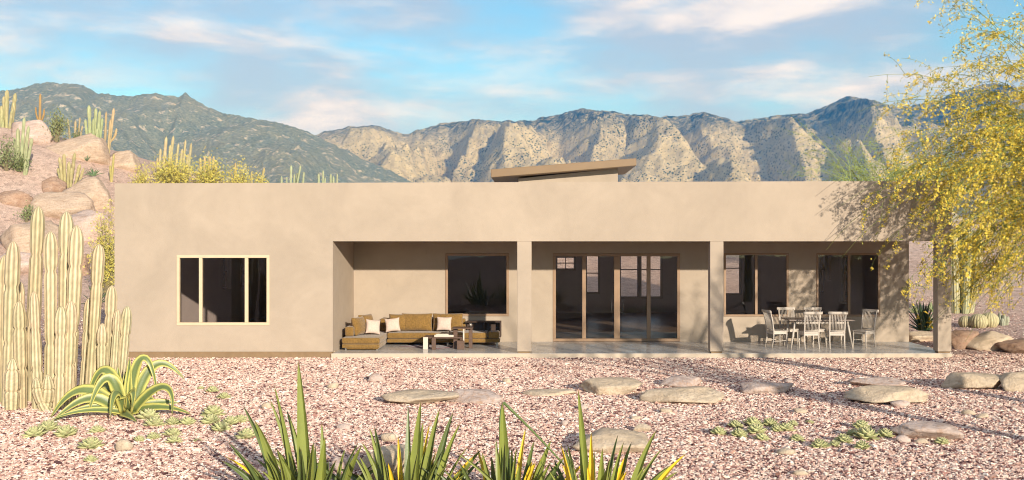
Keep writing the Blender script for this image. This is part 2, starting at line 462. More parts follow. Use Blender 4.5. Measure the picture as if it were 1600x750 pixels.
def build_range(name, prof, Yr, depth, mat, spur_wl, cshear, seed, back=700, amp=.5, rough=17):
    px = np.linspace(prof[0][0], prof[-1][0], 860)
    pr = np.interp(px, [p[0] for p in prof], [p[1] for p in prof])
    pr = pr + 2.6 * (fbm(px / 13, 0, 0, seed) - .5) * 2 + 1.6 * (vnoise(px / 3.2, 0, 0, seed + 4) - .5)
    t = np.concatenate([np.linspace(0, 1, 230), 1 + np.linspace(.02, 1, 26) * back / depth])
    PX, T = np.meshgrid(px, t); PR = np.broadcast_to(pr, PX.shape)
    Y0 = Yr - depth
    Y = Y0 + T * depth
    X = (PX - CX) / F_PX * (Yr * .35 + Y * .65)
    H = CAM_H + (CY - PR) * Yr / F_PX
    wx = X + cshear * (Y - Yr); 
    warp = 190 * (fbm(X / 420, Y / 520, 0, seed + 1, 3) - .5)
    u = (wx + warp) / spur_wl
    r1 = ridge(u); r2 = ridge((wx * .9 - .35 * Y + 1.7 * warp) / (spur_wl * .42) + .3)
    r3 = ridge((wx + .5 * Y + warp) / (spur_wl * .17))
    r1 = r1 ** .8
    Tc = np.clip(T, 0, 1)
    body = np.where(T <= 1, .30 * Tc + .70 * Tc ** 1.5, 1 - .9 * smooth((T - 1) * depth / back))
    e = np.clip((1 - Tc) * 4.0, 0, 1) * np.clip(Tc * 3.5, 0, 1)
    spur = amp * e * ((r1 - .5) * 1.0 + (r2 - .5) * .42 + (r3 - .5) * .14) * (.35 + .65 * Tc)
    Z = H * (body + spur * .62)
    Z = Z + e * rough * (fbm(X / 70, Y / 70, 0, seed + 9, 4, .6) - .5) * 2.2 - 4
    lid = CAM_H + (H - CAM_H) * Y / Yr * (1 - .02 * np.clip((1 - T) * 6, 0, 1))
    Z = np.where(T < 1, np.minimum(Z, lid - 2 * np.log1p(np.exp(np.clip((Z - lid) / 6, -20, 20)))), Z)
    o = mesh(name, np.stack([X, Y, Z], -1).reshape(-1, 3), grid_faces(len(px), len(t)), mat, uniform=True)
    return tag(o, kind='structure')

RIGHT = [(250, 300), (400, 258), (470, 222), (500, 206), (545, 196), (585, 194), (620, 203), (637, 207), (650, 200), (690, 190), (745, 184), (780, 186), (830, 186),
         (880, 174), (910, 167), (945, 170), (985, 176), (1030, 180), (1070, 178), (1100, 172), (1125, 183), (1150, 188), (1180, 182), (1220, 178),
         (1260, 175), (1290, 163), (1325, 147), (1350, 156), (1385, 165), (1420, 163), (1460, 155), (1500, 140), (1550, 126), (1600, 143), (1680, 155), (1800, 150), (2000, 190)]
LEFT = [(-420, 165), (-200, 142), (-60, 148), (0, 140), (40, 132), (70, 124), (100, 127), (130, 129), (150, 143), (200, 147), (240, 142), (280, 149), (290, 142),
        (310, 155), (340, 170), (390, 182), (440, 189), (490, 206), (520, 222), (570, 246), (610, 264), (660, 288), (740, 330), (820, 368)]

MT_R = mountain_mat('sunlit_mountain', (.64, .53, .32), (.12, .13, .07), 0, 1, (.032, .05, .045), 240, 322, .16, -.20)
def wooded_mat():
    m = bpy.data.materials.new('wooded_mountain'); g = N(m); co = g.coord()
    n1 = g.noise(co, .011, 7, .62, .4); n2 = g.noise(co, .05, 8, .75); n3 = g.noise(co, .22, 5, .8)
    veg = g.mix(g.ramp(n3, [(.38, 0), (.62, 1)]), (.10, .15, .12), (.36, .38, .29))
    veg = g.mix(g.ramp(n1, [(.35, 0), (.7, .45)]), veg, (.44, .38, .25))
    c = g.mix(g.ramp(n2, [(.56, 0), (.62, .95)]), veg, (.72, .62, .46))
    h = g.n('ShaderNodeMath', operation='MULTIPLY_ADD'); h.inputs[1].default_value = .5; g.l(n3, h.inputs[0]); g.l(n2, h.inputs[2])
    g.bsdf(c, .95, .05, h.outputs[0], 14, .8); return m
MT_L = wooded_mat()

def build_haze():
    mb = MB(); mb.box(-3000, 3000, -200, 3500, -9, 470)
    m = bpy.data.materials.new('haze_air'); g = N(m)
    v = g.n('ShaderNodeVolumePrincipled')
    v.inputs['Color'].default_value = HAZE_C; v.inputs['Density'].default_value = HAZE_D; v.inputs['Anisotropy'].default_value = 0.0
    v.inputs['Absorption Color'].default_value = (1, 1, 1, 1)
    g.l(v.outputs[0], g.out.inputs['Volume'])
    o = mb.obj('haze', m); tag(o, kind='stuff'); o.display_type = 'WIRE'
HAZE_D, HAZE_C = .00017, (.07, .40, 1.0, 1)

build_ground(); build_chips()
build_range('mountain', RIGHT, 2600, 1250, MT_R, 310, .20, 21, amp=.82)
build_range('mountain', LEFT, 1750, 850, MT_L, 300, .25, 40, amp=.42, rough=11)
build_haze()

# ================================================================== HOUSE
XL, XR, YF, YB, YK = -11.0, 10.8, 25.0, 27.87, 39.0
ZS, ZH = .10, 3.017
house = thing('house', (0, 27, 0), 'long flat roofed tan stucco desert house with open patio and three square columns', 'house')

def holed(mb, u0, u1, w0, w1, holes, put):
    us = sorted({u0, u1, *[h[0] for h in holes], *[h[1] for h in holes]})
    for a, b in zip(us, us[1:]):
        m = (a + b) / 2
        hs = sorted([(h[2], h[3]) for h in holes if h[0] < m < h[1]]); z = w0
        for lo, hi in hs:
            if lo > z: put(mb, a, b, z, lo)
            z = hi
        if z < w1: put(mb, a, b, z, w1)

def wall_y(name, x0, x1, z0, z1, y0, y1, holes, mat):
    mb = MB(); holed(mb, x0, x1, z0, z1, holes, lambda m, a, b, c, d: m.box(a, b, y0, y1, c, d)); return mb.obj(name, mat, house)
def wall_x(name, y0, y1, z0, z1, x0, x1, holes, mat):
    mb = MB(); holed(mb, y0, y1, z0, z1, holes, lambda m, a, b, c, d: m.box(x0, x1, a, b, c, d)); return mb.obj(name, mat, house)

def fx(p, Y=YF): return (p - CX) * Y / F_PX
def fz(p, Y=YF): return CAM_H + (CY - p) * Y / F_PX

# front of the closed left block: wall runs up to the parapet over the whole front
wl = (fx(276), fx(421), fz(508.3), fz(398.5))
mb = MB()
holed(mb, XL, fx(520), .142, ZH, [wl], lambda m, a, b, c, d: m.box(a, b, YF, YF + .28, c, d))
def parapet(x): return 4.525 + (x - XL) / (XR - XL) * .065
for a, b in [(XL, fx(520)), (fx(520), XR)]:
    za, zb = parapet(a), parapet(b)
    mb.hexa([(a, YF, ZH), (b, YF, ZH), (b, YF + .28, ZH), (a, YF + .28, ZH), (a, YF, za), (b, YF, zb), (b, YF + .28, zb), (a, YF + .28, za)])
mb.obj("wall", STUCCO, house)
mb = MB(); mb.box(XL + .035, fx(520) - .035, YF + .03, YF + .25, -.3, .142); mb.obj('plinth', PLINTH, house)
# return wall of the patio, side walls, back wall
xr = fx(520)
wall_x('wall', YF + .28, YB, ZS - .05, 3.1, xr - .25, xr, [], STUCCO)
SIDE_L = [(32.7, 33.6, 1.35, 2.55), (34.7, 35.6, 1.35, 2.55)]
wall_x('wall', YF + .28, YK, -.3, 4.525, XL, XL + .28, SIDE_L, STUCCO)
SIDE_R = [(32.4, 33.3, .9, 2.5), (34.3, 35.0, 1.6, 2.5), (35.2, 35.9, 1.1, 2.5)]
wall_x('wall', YB + .25, YK, -.3, 3.1, XR - .28, XR, SIDE_R, STUCCO)
wall_x('wall', YF + .28, YK, 3.10, 4.59, XR - .28, XR, [], STUCCO)
BACK = [(.80, 1.53, 1.86, 2.36), (2.0, 2.52, .9, 2.55), (3.38, 4.12, .72, 2.55), (4.22, 5.06, .72, 2.55), (7.6, 8.27, .85, 2.55)]
wall_y('wall', XL, XR, -.3, 4.55, YK, YK + .28, BACK, STUCCO)
pw = [(fx(696, YB), fx(795, YB), fz(494, YB), fz(396, YB)), (fx(864, YB), fx(1062.5, YB), ZS - .1, fz(396, YB)),
      (fx(1131, YB), fx(1232, YB), fz(494.5, YB), fz(395.5, YB)), (fx(1275.5, YB), fx(1375, YB), fz(494.5, YB), fz(395.5, YB))]
wall_y('wall', xr, XR, ZS - .1, 3.1, YB, YB + .25, pw, STUCCO)
# columns, patio slab, ceiling, roof deck
for a, b in ((808, 830.5), (1109.5, 1130.5), (1465.3, 1486.8)):
    mb = MB(); mb.box(fx(a), fx(b), YF + .002, YF + .30, ZS + .045, ZH - .002); bevel(mb.obj('column', STUCCO, house), .01, 2)
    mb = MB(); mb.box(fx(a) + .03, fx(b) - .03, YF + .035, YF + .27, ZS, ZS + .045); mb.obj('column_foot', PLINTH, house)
mb = MB(); mb.box(fx(518), XR, YF - .03, YB + .3, -.3, ZS - .005); mb.obj('patio_slab', SLAB_EDGE, house)
mb = MB()
js = [xr, fx(640), fx(830), fx(955), fx(1110), fx(1300), XR - .005]
for a, b in zip(js, js[1:]): mb.box(a + .004, b - .004, YF - .026, YB, ZS - .006, ZS)
mb.obj('patio_floor', SLAB, house)
mb = MB(); mb.box(xr, XR - .28, YF + .28, YB + .25, 3.10, 3.2); mb.obj('ceiling', STUCCO, house)
mb = MB(); mb.box(XL + .28, XR - .28, YF + .28, YK, 4.02, 4.15); mb.obj('roof', ROOF_DECK, house)
# interior shell
mb = MB(); mb.box(XL + .28, xr - .25, YF + .28, YK, -.1, ZS - .02); mb.box(xr - .25, XR - .28, YB + .25, YK, -.1, ZS - .02); mb.obj('interior_floor', INT_FLOOR, house)
mb = MB(); mb.box(XL + .28, xr - .25, YF + .28, YK, 3.0, 3.09); mb.box(xr - .25, XR - .28, YB + .255, YK, 3.0, 3.09); mb.obj('interior_ceiling', INTERIOR, house)
mb = MB()
holed(mb, XL + .28, XR - .28, ZS, 3.0, [(h[0] - .05, h[1] + .05, h[2] - .05, h[3] + .05) for h in BACK], lambda m, a, b, c, d: m.box(a, b, YK - .03, YK - .005, c, d))
holed(mb, YF + .3, YK - .03, ZS, 3.0, SIDE_L, lambda m, a, b, c, d: m.box(XL + .285, XL + .3, a, b, c, d))
holed(mb, YB + .3, YK - .03, ZS, 3.0, SIDE_R, lambda m, a, b, c, d: m.box(XR - .3, XR - .285, a, b, c, d))
mb.box(xr - .4, xr - .26, YF + .3, YK - .03, ZS, 3.0)
mb.box(-.55, -.42, YB + .3, YK - .03, ZS, 3.0)
mb.box(8.9, 9.03, YB + 2.9, YK - .03, ZS, 3.0)
mb.obj('partition', INTERIOR, house)

def window(x0, x1, z0, z1, y, splits, mat, w=.055, name='window', label=None, depth=.09, extra=()):
    mb = MB(); yb = y + depth
    mb.box(x0, x1, y, yb, z1 - w, z1); mb.box(x0, x1, y, yb, z0, z0 + w)
    mb.box(x0, x0 + w, y, yb, z0 + w, z1 - w); mb.box(x1 - w, x1, y, yb, z0 + w, z1 - w)
    for s, sw in splits: mb.box(s - sw / 2, s + sw / 2, y - .004, yb - .004, z0 + w, z1 - w)
    for zb in extra: mb.box(x0 + w, x1 - w, y + .02, yb - .02, zb - .02, zb + .02)
    fr = mb.obj(name, mat, house); bevel(fr, .006, 1)
    if label: fr['label'] = label
    xs = [x0 + w] + [v for s, sw in splits for v in (s - sw / 2, s + sw / 2)] + [x1 - w]
    for a, b in zip(xs[::2], xs[1::2]):
        p = MB(); p.box(a, b, y + .05, y + .058, z0 + w, z1 - w); p.obj('glass_pane', GLASS, fr)
    return fr

window(*wl, YF - .012, [(fx(313.5), .085), (fx(385), .085)], CREAM_FRAME, .075, label='cream framed window of three panes')
window(*pw[0], YB - .02, [], BRONZE_FRAME, .07, label='large single pane picture window')
dr = window(pw[1][0], pw[1][1], ZS + .005, pw[1][3], YB - .02, [(fx(912.5, YB), .11), (fx(964, YB), .17), (fx(1013.5, YB), .11)], BRONZE_FRAME, .085, 'sliding_door', 'four panel glass sliding door')
for hx in (955, 973):
    mb = MB(); mb.tube([(fx(hx, YB), YB - .05, 1.0), (fx(hx, YB), YB - .06, 1.1), (fx(hx, YB), YB - .05, 1.25)], .012, 6); mb.obj('handle', BLACK_GAP, dr)
window(*pw[2], YB - .02, [(fx(1181.5, YB), .075)], BRONZE_FRAME, .06, label='two pane bronze framed window beside the sliding door')
window(*pw[3], YB - .02, [(fx(1326.5, YB), .075)], BRONZE_FRAME, .06, label='two pane bronze framed window by the end of the patio')
for h, ex in zip(BACK, ((2.11,), (1.7,), (1.85,), (1.85,), (1.9,))):
    window(*h, YK + .06, [((h[0] + h[1]) / 2, .03)] if h is BACK[0] else [], BRONZE_FRAME, .035, extra=ex)
for Xw, hs in ((XL + .1, SIDE_L), (XR - .16, SIDE_R)):
    for (a, b, c, d) in hs:
        mb = MB(); w = .05
        mb.box(Xw, Xw + .06, a, b, d - w, d); mb.box(Xw, Xw + .06, a, b, c, c + w); mb.box(Xw, Xw + .06, a, a + w, c + w, d - w); mb.box(Xw, Xw + .06, b - w, b, c + w, d - w)
        mb.box(Xw, Xw + .06, a + w, b - w, 1.93, 1.97) if d - c > 1.1 else None
        fr = mb.obj('window', BRONZE_FRAME, house)
        p = MB(); p.box(Xw + .02, Xw + .028, a + w, b - w, c + w, d - w); p.obj('glass_pane', GLASS, fr)
# clerestory: stucco box with a tilted brown roof, standing behind the parapet
YC = 33.0
xa, xb = fx(810, YC), fx(965.5, YC)
za, zb = fz(279, YC), fz(263, YC)
mb = MB(); mb.hexa([(xa, YC, 4.15), (xb, YC, 4.15), (xb, YC + 3, 4.15), (xa, YC + 3, 4.15), (xa, YC, za), (xb, YC, zb), (xb, YC + 3, zb), (xa, YC + 3, za)])
mb.obj('clerestory', STUCCO, house)
YR = 32.3
x0, x1 = fx(767, YR), fx(994.5, YR)
z0, z1 = fz(277.3, YR), fz(258.8, YR); t0, t1 = fz(264.5, YR), fz(247, YR)
mb = MB(); mb.hexa([(x0, YR, z0), (x1, YR, z1), (x1, YR + 4.3, z1), (x0, YR + 4.3, z0), (x0, YR, t0), (x1, YR, t1), (x1, YR + 4.3, t1), (x0, YR + 4.3, t0)])
rf = bevel(mb.obj('roof', ROOF_METAL, house), .015, 1); rf['label'] = 'tilted brown roof of the clerestory'
# ================================================================== PATIO FURNITURE
def fabric(name, col, var=.22, bs=70):
    m = bpy.data.materials.new(name); g = N(m); co = g.coord()
    c = g.mix(1, g.mix(1, col, g.ramp(g.noise(co, 5, 4, .6), [(.3, 1 - var * .6), (.7, 1 + var * .6)]), 'MULTIPLY'),
              g.ramp(g.noise(co, 26, 5, .75), [(.32, 1 - var * 1.6), (.62, 1 + var)]), 'MULTIPLY')
    g.bsdf(c, .95, .1, g.noise(co, bs, 4, .7), .012, .9, Sheen_Weight=.25); return m
GOLD = fabric('gold_bouclé_fabric'.replace('é', 'e'), lin(130, 100, 54))
LINEN = fabric('pale_linen', lin(205, 182, 165), .08, 120)
SHADOW_DARK = M('shadow_dark_wood', lin(66, 50, 40), .5, .2, 6, 40, .002)  # dark tone carries the column shadow on the sofa back
STEEL = M('brushed_steel', lin(170, 160, 148), .35, .05, 4, 60, 0, Metallic=.8)
BROWN = M('brown_table_wood', lin(96, 74, 60), .55, .2, 8, 60, .002)
WHITE = M('white_lacquer', lin(205, 190, 172), .4, .04, 5, 80, .001)
COPPER = M('copper_tray_metal', lin(214, 140, 92), .35, .08, 6, 50, 0, Metallic=.6)
RUGM = fabric('plum_rug', lin(104, 72, 74), .2, 90)
TABLETOP = M('grey_oak_top', lin(130, 116, 106), .45, .2, 6, 60, .002, stretch=(1, 6, 6))
CHAIRW = M('white_painted_wood', lin(192, 180, 166), .5, .05, 8, 80, .001)

def pillow_mesh(w, h, t, n=12, pinch=.10, seed=0):
    """a stuffed cushion standing in its own x (width), z (height) plane"""
    V, F = [], []
    for side in (-1, 1):
        for j in range(n + 1):
            for i in range(n + 1):
                u, v = i / n * 2 - 1, j / n * 2 - 1
                e = (1 - abs(u) ** 2.6) * (1 - abs(v) ** 2.6)
                k = 1 - pinch * (1 - u * u) * (abs(v) ** 2); k2 = 1 - pinch * (1 - v * v) * (abs(u) ** 2)
                th = t * .5 * max(0, e) ** .55 * (.9 + .25 * float(fbm(u * 1.7 + seed, v * 1.7, side, seed)))
                V.append((u * w / 2 * k2, side * th, v * h / 2 * k))
    m = (n + 1) ** 2
    for s in (0, 1):
        for j in range(n):
            for i in range(n):
                q = [s * m + j * (n + 1) + i, s * m + j * (n + 1) + i + 1, s * m + (j + 1) * (n + 1) + i + 1, s * m + (j + 1) * (n + 1) + i]
                F.append(q if s == 0 else q[::-1])
    V = np.array(V)
    # weld the rims
    bm = bmesh.new(); vs = [bm.verts.new(v) for v in V]
    for f in F: bm.faces.new([vs[i] for i in f])
    bmesh.ops.remove_doubles(bm, verts=bm.verts, dist=1e-5)
    bm.verts.index_update()
    V = np.array([v.co[:] for v in bm.verts]); F = [[v.index for v in f.verts] for f in bm.faces]; bm.free()
    return V, F

def rot(V, rx=0, ry=0, rz=0):
    V = np.asarray(V, float)
    for ax, a in ((0, rx), (1, ry), (2, rz)):
        if a:
            c, s = math.cos(a), math.sin(a); i, j = [(1, 2), (2, 0), (0, 1)][ax]
            W = V.copy(); W[:, i] = c * V[:, i] - s * V[:, j]; W[:, j] = s * V[:, i] + c * V[:, j]; V = W
    return V

def puff(name, x0, x1, y0, y1, z0, z1, mat, par, r=.05, crown=.03):
    """an upholstered block with rounded edges and a slightly swollen top"""
    nx, ny = 12, 8; mb = MB(); mb.box(x0, x1, y0, y1, z0, z1)
    o = mb.obj(name, mat, par, True)
    b = o.modifiers.new('bevel', 'BEVEL'); b.width = r; b.segments = 4
    return o

def cushion(name, mat, c, w, h, t, rx=0, ry=0, rz=0, par=None, seed=1, pinch=.06):
    V, F = pillow_mesh(w, h, t, 12, pinch, seed)
    o = mesh(name, rot(V, rx, ry, rz) + np.array(c), F, mat, par, smooth_=True, loc=None if par else c)
    return sub(o, 1)

sofa = thing('corner_sofa', (-3.2, 26.9, ZS), 'gold textured corner sofa with a long chaise against the patio wall', 'sofa')
# chaise, main seat, arms, backs
cx0, cx1 = -5.22, -4.2
puff('seat', cx0, cx1, 25.62, 27.62, .27, .44, GOLD, sofa, .05)
puff('sofa_base', cx0 + .01, cx1 - .01, 25.63, 27.6, .165, .265, GOLD, sofa, .02)
puff('seat', cx1 + .01, -2.5, 26.78, 27.62, .29, .46, GOLD, sofa, .05)
puff('seat', -2.49, -1.38, 26.78, 27.62, .29, .46, GOLD, sofa, .05)
puff('sofa_base', cx1 + .01, -1.04, 26.79, 27.62, .185, .285, GOLD, sofa, .02)
puff('armrest', cx0 + .02, cx0 + .26, 25.95, 27.35, .445, .70, GOLD, sofa, .05)
puff('backrest', cx1 - .3, -2.05, 27.5, 27.72, .29, .80, GOLD, sofa, .05)
cushion('back_cushion', GOLD, (-3.94, 27.36, .70), .60, .52, .24, rx=-.18, par=sofa, seed=3)
cushion('back_cushion', GOLD, (-3.42, 27.36, .71), .94, .54, .26, rx=-.18, par=sofa, seed=4)
cushion('back_cushion', GOLD, (-2.54, 27.36, .71), .93, .54, .26, rx=-.18, par=sofa, seed=5)
cushion('back_cushion', GOLD, (-4.88, 26.35, .69), .62, .54, .24, rx=-.25, rz=math.radians(70), par=sofa, seed=6)
cushion('back_cushion', GOLD, (-4.80, 27.05, .71), .62, .54, .24, rx=-.25, rz=math.radians(62), par=sofa, seed=7)
mb = MB()                                                     # low open back at the far end; column shadow put into its dark colour
mb.box(-2.02, -1.02, 27.55, 27.6, .29, .70); mb.box(-2.02, -1.02, 27.3, 27.6, .70, .735); mb.box(-1.06, -1.02, 27.3, 27.55, .29, .70)
mb.box(-1.52, -1.49, 27.32, 27.55, .29, .70)
bevel(mb.obj('dark_back', SHADOW_DARK, sofa), .006, 1)
puff('armrest', -1.36, -1.06, 26.80, 27.28, .29, .48, GOLD, sofa, .04)
for x, y in ((cx0 + .1, 25.72), (cx1 - .08, 25.72), (cx1 - .08, 26.9), (-2.5, 26.85), (-1.12, 26.85), (-1.12, 27.5), (cx0 + .1, 27.5)):
    mb = MB(); mb.box(x - .025, x + .025, y - .012, y + .012, ZS, .19); mb.obj('leg', STEEL, sofa)
mb = MB(); mb.box(cx0 + .12, cx1 - .05, 25.7, 27.5, .125, .165); mb.obj('sofa_base', GOLD, sofa)

def loose(c, w, h, t, label, **k):
    o = cushion('cushion', LINEN, c, w, h, t, **k); tag(o, label, 'cushion', 'pale cushions on the sofa'); return o
loose((-4.52, 26.45, .66), .44, .44, .17, 'crumpled off white cushion leaning on the chaise end of the sofa', rx=-.35, rz=math.radians(22), ry=.12, seed=11, pinch=.12)
loose((-4.06, 26.98, .665), .45, .42, .17, 'off white cushion in the sofa corner beside another cushion', rx=-.30, rz=math.radians(8), ry=-.10, seed=12, pinch=.12)
loose((-2.62, 27.10, .685), .45, .42, .17, 'single off white cushion in front of the end back cushion', rx=-.22, ry=.02, seed=13, pinch=.10)

# rug
mb = MB(); c0 = np.array([-3.05, 26.45]); 
q = [c0 + np.array(v) for v in ((-.75, .12), (.35, -.42), (.95, .1), (-.15, .62))]
mb.hexa([(*p, ZS + .002) for p in q] + [(*p, ZS + .016) for p in q])
tag(mb.obj('rug', RUGM, loc=(-3.05, 26.45, ZS)), 'plum coloured rug laid aslant beneath the coffee table', 'rug')

ct = thing('coffee_table', (-2.6, 26.15, ZS), 'low coffee table with one white and one brown slab leg', 'table')
def slabbox(name, x0, x1, y0, y1, z0, z1, m, par): 
    mb = MB(); mb.box(x0, x1, y0, y1, z0, z1); return bevel(mb.obj(name, m, par), .008, 2)
slabbox('leg', -3.07, -2.94, 25.86, 25.93, ZS, .43, WHITE, ct)
slabbox('leg', -2.83, -2.72, 25.78, 25.90, ZS, .42, BROWN, ct)
slabbox('tabletop', -3.07, -2.02, 25.94, 26.5, .385, .425, BROWN, ct)
slabbox('leg', -2.12, -2.04, 26.36, 26.48, ZS, .385, BROWN, ct)
slabbox('leg', -3.05, -2.97, 26.36, 26.48, ZS, .385, BROWN, ct)
tr = thing('serving_tray', (-2.5, 26.2, .425), 'white rimmed copper serving tray on the coffee table', 'tray')
slabbox('tray_base', -2.76, -2.28, 26.02, 26.36, .425, .437, COPPER, tr)
mb = MB()
mb.box(-2.78, -2.26, 26.0, 26.02, .425, .475); mb.box(-2.78, -2.26, 26.36, 26.38, .425, .475); mb.box(-2.78, -2.76, 26.02, 26.36, .425, .475); mb.box(-2.28, -2.26, 26.02, 26.36, .425, .475)
mb.obj('rim', WHITE, tr)
st = thing('side_table', (-2.1, 26.0, ZS), 'taller side table with brown slab legs and a white pole leg', 'table')
slabbox('leg', -2.27, -2.16, 26.05, 26.17, ZS, .66, BROWN, st)
slabbox('leg', -1.86, -1.76, 26.12, 26.22, ZS, .66, BROWN, st)
mb = MB(); mb.tube([(-1.98, 25.92, ZS), (-1.98, 25.92, .66)], .022, 12); mb.obj('leg', WHITE, st, True)
slabbox('tabletop', -2.29, -1.74, 25.88, 26.26, .655, .685, BROWN, st)
slabbox('stretcher', -2.16, -1.96, 25.86, 25.98, ZS, .34, BROWN, st)
mb = MB(); mb.tube([(-1.81, 26.17, .685), (-1.81, 26.17, .73), (-1.81, 26.17, .78)], [.035, .045, .04], 12); o = mb.obj('glass_cup', STEEL, None, True, (-1.81, 26.17, .685)); tag(o, 'small silver cup standing on the taller side table', 'cup')

# ------------------------------------------------------------------ dining set
tb = thing('dining_table', (7.77, 26.5, ZS), 'rectangular grey topped dining table on splayed white legs', 'table')
tx0, tx1, ty0, ty1, tz = 6.86, 8.66, 26.10, 26.95, .845
mb = MB(); mb.box(tx0, tx1, ty0, ty1, tz, tz + .035); bevel(mb.obj('tabletop', TABLETOP, tb), .01, 2)
mb = MB()
mb.box(tx0 + .2, tx1 - .2, ty0 + .12, ty0 + .14, tz - .08, tz); mb.box(tx0 + .2, tx1 - .2, ty1 - .14, ty1 - .12, tz - .08, tz)
mb.box(tx0 + .2, tx0 + .22, ty0 + .14, ty1 - .14, tz - .08, tz); mb.box(tx1 - .22, tx1 - .2, ty0 + .14, ty1 - .14, tz - .08, tz)
mb.obj('apron', CHAIRW, tb)
for sx in (0, 1):
    for sy in (0, 1):
        x = tx0 + .19 if sx == 0 else tx1 - .19; y = ty0 + .11 if sy == 0 else ty1 - .11
        fx_ = x + (-.13 if sx == 0 else .13); fy_ = y + (-.06 if sy == 0 else .06)
        mb = MB(); mb.tube([(fx_, fy_, ZS), (x, y, tz)], [.022, .034], 8); mb.obj('leg', CHAIRW, tb, True)

def chair_parts(t):
    z = 0
    V = []
    mb = MB(); mb.box(-.22, .22, -.20, .22, .43, .465); bevel(mb.obj('seat', CHAIRW), .012, 2).parent = t
    def put(mb, nm, sm=True):
        o = mb.obj(nm, CHAIRW, None, sm); o.parent = t
    for s in (-1, 1):
        mb = MB(); mb.tube([(s * .195, .20, 0), (s * .195, .195, .43)], [.016, .021], 8); put(mb, 'leg')
        mb = MB(); mb.tube([(s * .195, -.25, 0), (s * .195, -.20, .24), (s * .195, -.195, .46), (s * .205, -.235, .72), (s * .215, -.30, .98)], [.016, .019, .021, .019, .017], 8); put(mb, 'leg')
    pts = [(x, -.305 - .035 * (1 - (x / .26) ** 2), .985 + .0 * x) for x in np.linspace(-.26, .26, 9)]
    mb = MB()
    for dz, r in ((0, .017), (.022, .02), (.045, .016)): mb.tube([(p[0], p[1] - dz * .2, p[2] - .02 + dz) for p in pts], r, 8)
    put(mb, 'top_rail')
    mb = MB()
    mb.box(-.19, .19, -.215, -.19, .475, .505)
    for k in range(10):
        x = -.17 + .34 * k / 9
        mb.tube([(x, -.20, .50), (x * 1.03, -.24 - .01, .74), (x * 1.1, -.31 - .025 * (1 - (x / .2) ** 2), .975)], .0085, 6)
    put(mb, 'backrest')
    mb = MB()
    mb.box(-.18, .18, .175, .195, .37, .43); mb.box(-.18, .18, -.205, -.185, .37, .43)
    for s in (-1, 1): mb.box(s * .195 - .01, s * .195 + .01, -.18, .18, .37, .43)
    put(mb, 'seat_frame', False)
    mb = MB()
    for s in (-1, 1): mb.tube([(s * .195, -.215, .17), (s * .195, .198, .19)], .01, 6)
    put(mb, 'stretcher')

CHG = 'white spindle back chairs round the patio dining table'
chairs = [((7.40, 26.12), 4, 'white spindle back chair facing away on the near side, under the middle of the table'),
          ((8.12, 26.12), -5, 'white spindle back chair facing away on the near side, beside the free table end'),
          ((7.12, 27.14), 180, 'white spindle back chair on the house side, in front of plain wall between two windows'),
          ((7.90, 27.14), 183, 'white spindle back chair on the house side, its top rail against the dark window glass'),
          ((6.62, 26.5), -90 + 14, 'white spindle back chair at the head of the table, seen from its side'),
          ((9.02, 26.5), 90 + 38, 'white spindle back chair pulled out and turned at the free end of the table')]
base = None
for (x, y), a, lab in chairs:
    if base is None:
        t = thing('dining_chair', (0, 0, 0), lab, 'chair', CHG); chair_parts(t); base = t
    else:
        t = base.copy(); COL.objects.link(t); t['label'] = lab
        for ch in base.children:
            c = ch.copy(); COL.objects.link(c); c.parent = t
    t.location = (x, y, ZS); t.rotation_euler = (0, 0, math.radians(a))
# ================================================================== ROCKS
_bm = bmesh.new(); bmesh.ops.create_icosphere(_bm, subdivisions=4, radius=1)
ICO_V = np.array([v.co[:] for v in _bm.verts]); ICO_F = [[v.index for v in f.verts] for f in _bm.faces]; _bm.free()
_bm = bmesh.new(); bmesh.ops.create_icosphere(_bm, subdivisions=2, radius=1)
ICO2_V = np.array([v.co[:] for v in _bm.verts]); ICO2_F = [[v.index for v in f.verts] for f in _bm.faces]; _bm.free()

def rock(c, w, d, h, mat, label, seed, name='boulder', cat='boulder', group='boulders in the yard', sink=.22, rz=None, flat=.72, small=False):
    rg = np.random.default_rng(seed)
    D = ICO2_V if small else ICO_V; F = ICO2_F if small else ICO_F
    r = np.full(len(D), 1.35)
    for _ in range(20 if not small else 9):
        n = rg.normal(size=3); n /= np.linalg.norm(n); dist = .60 + .38 * rg.random()
        r = np.minimum(r, dist / np.maximum(D @ n, .05))
    for n, dist in (((.1 * rg.normal(), .1 * rg.normal(), 1), flat + .25 * rg.random()), ((.15 * rg.normal(), -.6, .75), .74)):
        n = np.array(n); n /= np.linalg.norm(n); r = np.minimum(r, dist / np.maximum(D @ n, .05))
    r = r * (1 + .16 * (fbm(D[:, 0] * 1.8 + seed, D[:, 1] * 1.8, D[:, 2] * 1.8, seed, 4) - .5) + .05 * (fbm(D[:, 0] * 7, D[:, 1] * 7, D[:, 2] * 7 + seed, seed, 3) - .5))
    V = D * r[:, None]
    V = V / np.array([np.ptp(V[:, 0]), np.ptp(V[:, 1]), 1])
    V[:, 2] = (V[:, 2] - V[:, 2].min()) / np.ptp(V[:, 2])
    V = V * np.array([w, d, h / (1 - sink)])
    V[:, 2] -= h / (1 - sink) * sink
    if rz: V = rot(V, rz=rz)
    c = np.array(c, float)
    o = mesh(name, V + c, F, mat, loc=c, smooth_=True)
    return tag(o, label, cat, group)

